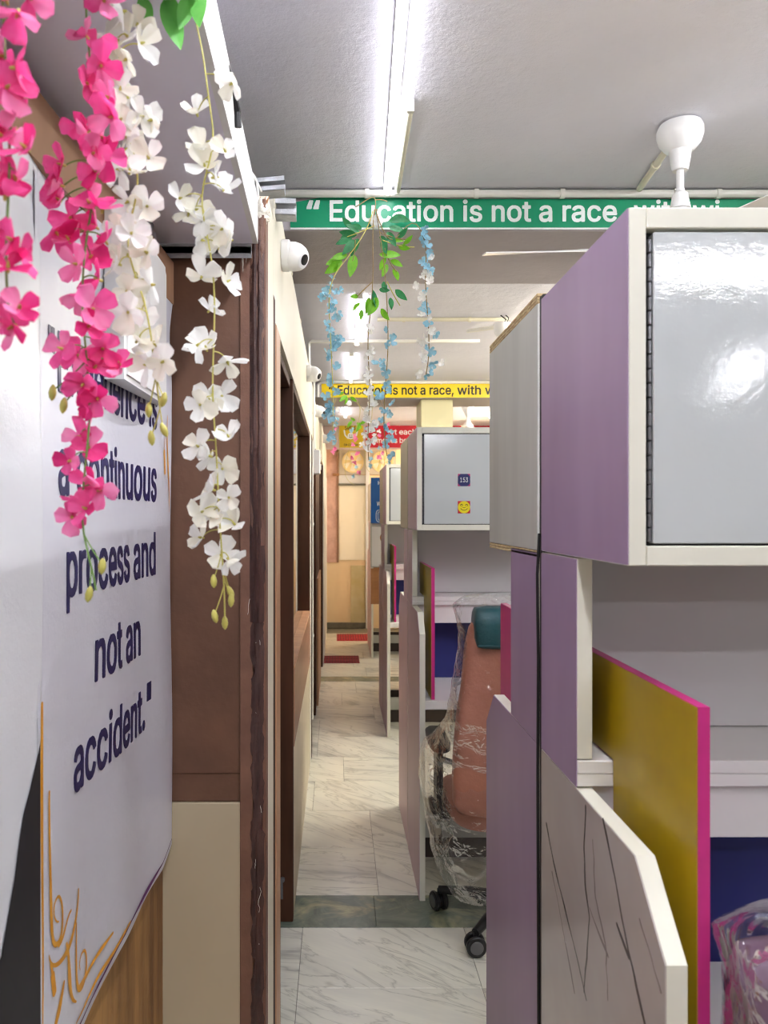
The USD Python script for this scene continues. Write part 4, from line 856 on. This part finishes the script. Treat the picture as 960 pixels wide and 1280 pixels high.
blk = Polygon([pxz(*q) for q in ((47.6, 928), (44, 948), (36, 985), (28, 1018), (22, 1060), (17, 1100), (8, 1150), (0, 1195), (-30, 1260), (-120, 1330), (-120, 1500), (-40, 1400), (20, 1340), (47.6, 1318))])
obj('figure', flat_to_wall(blk, 0.0026), 'vinyl_black', tp, smooth=False)
obj('shade_band', flat_to_wall(Polygon([(1.074, 0.72), (DS - 0.002, 0.72), (DS - 0.002, 2.04), (1.074, 2.04)]).difference(blk), 0.0026), 'vinyl_white', tp, smooth=False)

t = thing('switch_box', 'large flat white switch box on the wall banner behind the white flowers', 'switch box', (-0.39, 1.48, 1.79))
d0, d1 = 1.33, 1.65; xf = -0.372
obj('case', prism_z([(xb(d0) + 0.006, d0), (xf, d0), (xf + 0.0, d1), (xb(d1) + 0.006, d1)], 1.79, 2.09), 'box_white', t)
obj('lid', prism_x([(d0 + 0.012, 1.80), (d1 - 0.008, 1.80), (d1 - 0.008, 2.07), (d1 - 0.03, 2.085), (d0 + 0.012, 2.085)], xf, xf + 0.004), 'box_white', t)
t = thing('bullet_camera', 'small grey cylinder camera with a dark end under the lowered ceiling', 'camera', at(113, 150, 1.3))
c = at(112, 152, 1.30)
obj('body', lathe([(0.016, 0), (0.018, 0.004), (0.018, 0.05), (0.015, 0.054)], c + np.array([0.0, 0.0, -0.03]), (0.1, -0.3, 1), 20), 'pvc_grey', t)
obj('end_cap', lathe([(0.0185, 0.0), (0.0185, 0.028), (0.012, 0.030)], c + np.array([0.006, -0.016, 0.024]), (0.1, -0.3, 1), 20), 'dark_lens', t)
obj('bracket', cyl(c + np.array([0.01, -0.02, 0.05]), np.array([c[0] + 0.01, c[1] - 0.02, SZ]), 0.008, 10), 'pvc_grey', t)

# ------------------------------------------------------------------ artificial flowers
def petal(size, ratio, cup, rng_, n=7, m_=7):
    k1, k2 = rng_.uniform(-0.25, 0.25), rng_.uniform(0, 6)
    def fn(u, v):
        l = u; w = ratio * 0.56 * max(0.10, l) ** 0.62 * math.sqrt(max(0.0, 1 - l ** 5)) + 0.004
        s = 2 * v - 1
        z = cup * l * l + 0.16 * s * s * w * 2 + 0.045 * math.sin(5 * s + k2) * l + k1 * s * w
        return np.array([l, s * w, z]) * size
    return grid(fn, n, m_)
def frame(nrm, up):
    nrm = nrm / np.linalg.norm(nrm); x = np.cross(up, nrm); x /= np.linalg.norm(x) + 1e-9; return np.c_[x, np.cross(nrm, x), nrm]
def flower_petals(c, nrm, size, rng_, k=4):
    """petals of one blossom that opens towards nrm"""
    Fm = frame(nrm, np.array([rng_.normal() * 0.3, rng_.normal() * 0.3, 1.0])); out = []
    base = rng_.uniform(0, 6.28)
    for i in range(k):
        a = base + i * 2 * math.pi / k + rng_.uniform(-0.25, 0.25)
        p = petal(size * rng_.uniform(0.46, 0.6), rng_.uniform(0.85, 1.15), rng_.uniform(-0.1, 0.45), rng_)
        ca, sa = math.cos(a), math.sin(a); el = rng_.uniform(-0.05, 0.5)
        R = np.array([[ca * math.cos(el), -sa, -ca * math.sin(el)], [sa * math.cos(el), ca, -sa * math.sin(el)], [math.sin(el), 0, math.cos(el)]])
        v = (np.array(p.vertices) @ R.T) @ Fm.T + c
        out.append(trimesh.Trimesh(v, p.faces, process=False))
    return out
def leaf(c, direction, nrm, length, width, rng_):
    direction = direction / np.linalg.norm(direction); s = np.cross(nrm, direction); s /= np.linalg.norm(s); n_ = np.cross(direction, s)
    droop = rng_.uniform(0.0, 0.25)
    def fn(u, v):
        w = math.sin(math.pi * u ** 0.85) ** 0.8 * width * 0.5 if 0 < u < 1 else 0.0004
        q = 2 * v - 1
        return c + direction * length * u + s * q * w + n_ * (0.18 * abs(q) * w - droop * length * u * u)
    return grid(fn, 9, 5)

def spline(pts, n=60):
    from scipy.interpolate import splprep, splev
    p = np.array(pts); tck, _ = splprep(p.T, s=0, k=min(3, len(p) - 1)); return np.array(splev(np.linspace(0, 1, n), tck)).T

def garland(label, d, stem, flowers, size, mats, stem_m, buds=(), seed=0, jit=0.02, leaves=(), kk=4, hook=None):
    rng_ = np.random.default_rng(seed)
    S = spline([at(x, y, d + dz) for x, y, dz in stem])
    t = thing('flower_garland', label, 'garland', S[0])
    tubes = [tube(S, 0.0011, 6)]
    fl = []
    for x, y in flowers:
        c = at(x, y, d + rng_.uniform(-jit, jit)); k = np.argmin(np.abs(S - c).sum(1) + np.abs(S[:, 2] - c[2] - 0.012)); a = S[k]
        tubes.append(tube(spline([a, a * 0.5 + c * 0.5 + np.array([0, 0, 0.004]), c + np.array([0, 0.004, 0])], 8), 0.0008, 5)); fl.append(c)
    bl = []
    for x, y in buds:
        c = at(x, y, d + rng_.uniform(-0.01, 0.01)); k = np.argmin(np.linalg.norm(S - c - np.array([0, 0, 0.03]), axis=1)); a = S[k]
        tubes.append(tube(spline([a, a * 0.5 + c * 0.5 + np.array([0, 0, -0.002]), c], 8), 0.0008, 5)); bl.append(c)
    obj('stem', tubes, stem_m, t)
    for c in fl:
        nrm = np.array([rng_.normal() * 0.75, -0.8 + rng_.normal() * 0.5, rng_.normal() * 0.5])
        Fl = obj('flower', lathe([(0.0012, -0.004), (0.0018, 0.0), (0.0014, 0.003), (0.0006, 0.006)], c, nrm, 8), 'stem_yellow', t)
        sz = size * rng_.uniform(0.85, 1.2)
        for p in flower_petals(c, nrm, sz, rng_, kk):
            obj('petal', p, mats[int(rng_.integers(len(mats)))], Fl, smooth=True)
    for c in bl:
        obj('bud', lathe([(0.0012, 0.006), (0.0034, 0.002), (0.0042, -0.003), (0.003, -0.008), (0.0006, -0.011)], c, (rng_.normal() * 0.2, 0, 1), 10), 'stem_yellow', t, smooth=True)
    for x0, y0, x1, y1, w in leaves:
        c, e = at(x0, y0, d - 0.01), at(x1, y1, d - 0.02)
        obj('leaf', leaf(c, e - c, np.array([rng_.normal() * 0.3, -1, 0.2]), np.linalg.norm(e - c), w, rng_), 'leaf_near', t, smooth=True)
    return t

pk = ['petal_pink', 'petal_rose', 'petal_pink', 'petal_deep']
garland('pink flower garland at the left edge of the photograph', 0.64, [(0, -301, 0.0), (2, -60, 0.01), (6, 60, 0.01), (12, 200, 0), (8, 300, 0), (14, 400, 0)],
        [(8, 0), (38, -2), (22, 16), (4, 70), (18, 85), (8, 110), (22, 130), (2, 170), (18, 165), (32, 185), (8, 205), (20, 225), (6, 245), (-2, 290), (16, 300), (24, 318), (10, 335), (6, 400), (24, 385), (16, 408)], 0.040, pk, 'stem_green', seed=1, kk=4)
garland('pink flower garland in front of the lettered banner, second strand from the left', 0.80, [(107, -112, 0.0), (108, -60, 0.01), (108, 20, 0.01), (118, 120, 0), (122, 200, 0), (108, 300, 0), (104, 400, 0), (112, 500, 0), (105, 600, 0), (104, 660, 0), (112, 700, 0), (120, 738, 0)],
        [(130, 2), (108, 45), (118, 62), (126, 82), (108, 104), (122, 112), (136, 122), (140, 146), (110, 166), (128, 172), (98, 160), (116, 192), (120, 214), (134, 196), (78, 206), (76, 232), (74, 250), (88, 272), (112, 254), (128, 262), (70, 290), (86, 300), (120, 284), (132, 302), (96, 330), (112, 322), (124, 350), (98, 368), (116, 386), (110, 408), (78, 436), (98, 444), (128, 436), (150, 456), (118, 460), (104, 480), (122, 498), (116, 520), (100, 546), (88, 576), (110, 560), (112, 604), (96, 624), (126, 612), (90, 646), (108, 636)],
        0.040, pk, 'stem_green', buds=[(66, 488), (80, 504), (112, 740), (128, 705)], seed=2)
wh = ['petal_white', 'petal_white', 'petal_ivory']
garland('cream white flower garland in front of the white switch box', 0.86, [(150, -60, 0.02), (148, 30, 0.01), (150, 90, 0), (164, 180, 0), (172, 230, 0), (160, 300, 0), (178, 370, 0), (190, 430, 0), (196, 480, 0), (200, 510, 0)],
        [(154, 14), (134, 46), (172, 30), (160, 46), (176, 54), (158, 74), (138, 88), (150, 112), (160, 122), (150, 150), (176, 146), (190, 150), (158, 172), (152, 196), (162, 214), (150, 212), (186, 198), (184, 258), (160, 252), (148, 284), (164, 292), (160, 318), (184, 316), (148, 330), (172, 348), (190, 356), (158, 364), (176, 396), (160, 390), (172, 426), (196, 432), (204, 452), (184, 456)],
        0.042, ['petal_ivory', 'petal_white'], 'stem_yellow', buds=[(186, 510), (205, 497), (189, 545), (204, 535)], seed=3)
garland('white flower garland hanging before the brown recess board', 0.95, [(250, -45, 0.0), (243, -10, 0.0), (243, 10, 0.0), (252, 60, 0), (262, 130, 0), (266, 180, 0), (253, 240, 0), (262, 310, 0), (268, 400, 0), (266, 490, 0), (270, 560, 0), (274, 640, 0), (278, 700, 0), (281, 774, 0)],
        [(246, 142), (290, 104), (252, 186), (282, 190), (256, 208), (268, 222), (280, 236), (224, 248), (244, 262), (236, 266), (256, 276), (278, 286), (252, 300), (288, 300), (272, 310), (252, 346), (284, 352), (262, 388), (246, 432), (258, 436), (284, 452), (276, 494), (262, 498), (250, 506), (286, 546), (248, 558), (262, 570), (278, 586), (266, 612), (286, 622), (252, 640), (264, 646), (252, 672), (294, 656), (286, 700), (276, 694)],
        0.044, wh, 'stem_yellow', buds=[(267, 724), (287, 738), (289, 748), (268, 768), (281, 776)], seed=4, leaves=[(206, -2, 226, 62, 0.026), (213, -4, 213, 40, 0.024), (176, -4, 188, 26, 0.018), (247, -24, 249, 34, 0.024), (238, -6, 224, 36, 0.02)])

def bunch(label, d, hub, stems, flowers, leaves, size, mats, seed, blob_=None, wrap=True):
    """hub: pixel; stems: lists of pixels; flowers: (x, y) lists per strand; leaves: (x0, y0, x1, y1, bright)"""
    rng_ = np.random.default_rng(seed)
    h = at(*hub, d); t = thing('flower_bunch', label, 'flowers', h)
    for st in stems:
        obj('stem', tube(spline([at(x, y, d - z_) for x, y, z_ in st], 40), [0.0018] * 40, 6), 'stem_yellow' if rng_.random() < 0.6 else 'stem_brown', t)
    for x, y, col in flowers:
        c = at(x + rng_.normal() * 1.2, y, d - 0.03 + rng_.uniform(-0.02, 0.02)); nrm = np.array([rng_.normal() * 0.7, -0.8, rng_.normal() * 0.5])
        obj('flower', flower_petals(c, nrm, size * rng_.uniform(0.8, 1.2), rng_, 4), mats[col], t, smooth=True)
    for x0, y0, x1, y1, br in leaves:
        c, e = at(x0, y0, d - 0.02), at(x1, y1, d - 0.03 - rng_.uniform(0, 0.02)); L = np.linalg.norm(e - c)
        obj('leaf', leaf(c, e - c, np.array([rng_.normal() * 0.5, -1, 0.3 * rng_.normal()]), L, L * 0.42, rng_), 'leaf_bright' if br else 'leaf_green', t, smooth=True)
    if wrap:
        obj('tape', blob(at(hub[0] + 2, hub[1] + 10, d - 0.006), (0.024, 0.008, 0.022), seed), 'petal_white', t)
rf = np.random.default_rng(77)
def strand(x, ys, cols, wob=5): return [(x + rf.normal() * wob, y, cols[int(rf.integers(len(cols)))]) for y in ys]
fm = ['petal_blue', 'petal_white', 'petal_rose']
HUB = (469, 266)
stems = [[(444, 258, 0.01), (458, 250, 0.015), (467, 247, 0.015), (469, 262, 0.01), (468, 278, 0.01)], [(469, 250, 0.01), (478, 250, 0.015), (484, 252, 0.02)],
         [(468, 262, 0.01), (466, 300, 0.02), (466, 350, 0.03), (464, 380, 0.03), (460, 430, 0.03), (462, 480, 0.03), (461, 520, 0.03), (461, 575, 0.03)],
         [(466, 264, 0.01), (450, 300, 0.03), (428, 330, 0.04), (418, 345, 0.04), (412, 400, 0.04), (415, 460, 0.04), (416, 540, 0.04)],
         [(470, 262, 0.01), (476, 300, 0.03), (481, 340, 0.03), (484, 385, 0.03), (485, 430, 0.03), (482, 480, 0.03), (484, 570, 0.03)],
         [(472, 262, 0.01), (480, 290, 0.03), (490, 300, 0.03), (505, 286, 0.03), (518, 279, 0.03), (527, 290, 0.03), (532, 340, 0.03), (535, 400, 0.03), (532, 470, 0.03)],
         [(478, 300, 0.03), (500, 307, 0.03), (518, 309, 0.03)], [(468, 282, 0.01), (450, 290, 0.03), (434, 296, 0.03)], [(481, 310, 0.03), (490, 332, 0.03), (496, 340, 0.03)],
         [(466, 352, 0.03), (455, 362, 0.03), (447, 370, 0.03)], [(484, 352, 0.03), (494, 372, 0.03), (500, 382, 0.03)], [(474, 290, 0.02), (490, 296, 0.03), (510, 300, 0.03)], [(444, 300, 0.03), (443, 316, 0.03), (441, 326, 0.03)]]
flw = strand(415, [348, 356, 363, 370, 377, 384, 391, 396, 404, 412, 420, 424, 430, 436, 442, 446, 458, 470, 476, 488, 496, 505, 512, 520, 545], [0], 4)
flw += [(424, 394, 0)]
flw += strand(532, [286, 296, 302, 308, 316], [0], 4) + strand(533, list(range(322, 472, 6)), [0, 1, 1, 1], 5) + [(542, 340, 0), (540, 455, 0), (524, 466, 1)]
flw += strand(461, [410, 436, 442, 462, 470, 478, 485, 490, 497, 505, 512, 520, 530, 540, 550, 562], [1], 5)
flw += strand(484, [412, 420, 427, 452, 458, 466, 481, 490, 494, 504, 512, 516, 525, 534, 548, 556, 570], [0], 5)
lv = [(474, 318, 501, 319, 1), (488, 325, 503, 332, 1), (492, 336, 498, 350, 1), (484, 330, 478, 345, 1), (482, 322, 474, 336, 1), (434, 318, 414, 324, 1), (428, 326, 406, 342, 1), (424, 324, 408, 330, 1), (443, 318, 438, 344, 1), (422, 330, 418, 340, 1),
      (448, 370, 438, 371, 1), (450, 378, 441, 387, 1), (452, 387, 451, 399, 1), (462, 372, 458, 392, 1), (468, 370, 466, 386, 1), (472, 372, 460, 394, 1), (476, 386, 486, 400, 1), (479, 352, 482, 364, 0), (474, 362, 487, 363, 0), (494, 362, 508, 375, 0), (488, 372, 490, 386, 0), (466, 362, 470, 384, 0),
      (449, 290, 432, 280, 0), (446, 294, 424, 290, 0), (440, 298, 420, 304, 0), (444, 300, 430, 316, 0), (448, 298, 438, 318, 0), (436, 290, 426, 298, 0), (452, 286, 442, 280, 0), (440, 286, 428, 272, 0),
      (486, 276, 508, 272, 0), (486, 284, 506, 288, 0), (484, 290, 494, 306, 0), (478, 298, 482, 316, 0), (490, 300, 504, 300, 1), (504, 306, 516, 294, 1), (498, 308, 512, 311, 1), (496, 298, 510, 286, 0), (474, 296, 484, 300, 0), (492, 270, 512, 276, 0)]
bunch('hanging bunch of green leaves with blue and white flower strands, taped to the green banner', 2.735, HUB, stems, flw + [(x + rf.normal() * 3.5, y + 3, k) for x, y, k in flw if y < 560 and rf.random() < 0.5], lv, 0.034, fm, 21)
HUB2 = (434, 494)
st2 = [[(434, 494, 0.01), (420, 500, 0.03), (418, 520, 0.04), (420, 568, 0.04)], [(434, 494, 0.01), (446, 500, 0.03), (444, 540, 0.04), (443, 606, 0.04)], [(434, 494, 0.01), (462, 498, 0.03), (461, 540, 0.04), (462, 590, 0.04)],
       [(436, 494, 0.01), (475, 500, 0.03), (481, 530, 0.04), (484, 590, 0.04)], [(434, 494, 0.01), (452, 510, 0.03), (470, 540, 0.03), (472, 588, 0.04)]]
fl2 = strand(418, [512, 518, 524, 530, 536, 540, 548, 554, 560, 566], [0, 2, 1], 3) + strand(444, [538, 545, 550, 556, 566, 572, 578, 584, 590, 596], [0, 2, 2], 3) + strand(462, [505, 512, 520, 528, 536, 545, 556, 565, 575, 582], [1, 1, 0], 4)
fl2 += strand(484, [520, 530, 540, 545, 552, 566, 572, 580], [0, 0, 2], 4) + strand(472, [528, 534, 540, 550, 560, 572], [0, 1, 2], 4)
lv2 = [(434, 494, 424, 502, 1), (434, 496, 432, 506, 1), (438, 496, 446, 502, 1), (430, 490, 422, 494, 1), (440, 526, 434, 534, 1), (446, 528, 452, 536, 1), (450, 530, 458, 526, 1), (444, 526, 438, 522, 1), (462, 498, 470, 504, 1), (464, 492, 472, 490, 1), (450, 528, 446, 540, 1)]
bunch('small hanging bunch of pink, blue and white flowers below the yellow banner', 6.60, HUB2, st2, fl2, lv2, 0.048, fm, 22)

# ------------------------------------------------------------------ repeats carry a group
GROUPS = {'study_cubicle': 'study cubicles along the corridor', 'office_chair': 'office chairs at the cubicles', 'plastic_cover': 'clear covers over the chairs', 'flower_garland': 'flower garlands under the lowered ceiling',
          'flower_bunch': 'flower bunches hung from the banners', 'security_camera': 'dome cameras along the left partition', 'floor_mat': 'red floor mats', 'wall_vent': 'ventilators over the end doorway', 'ceiling_fan': 'ceiling fans', 'metal_channel': 'metal channels at the post top'}
for p in stage.GetPrimAtPath('/World').GetChildren():
    n = p.GetName(); n = n[:-4] if n[-4:-3] == '_' and n[-3:].isdigit() else n
    if n in GROUPS: p.SetCustomDataByKey('group', GROUPS[n])
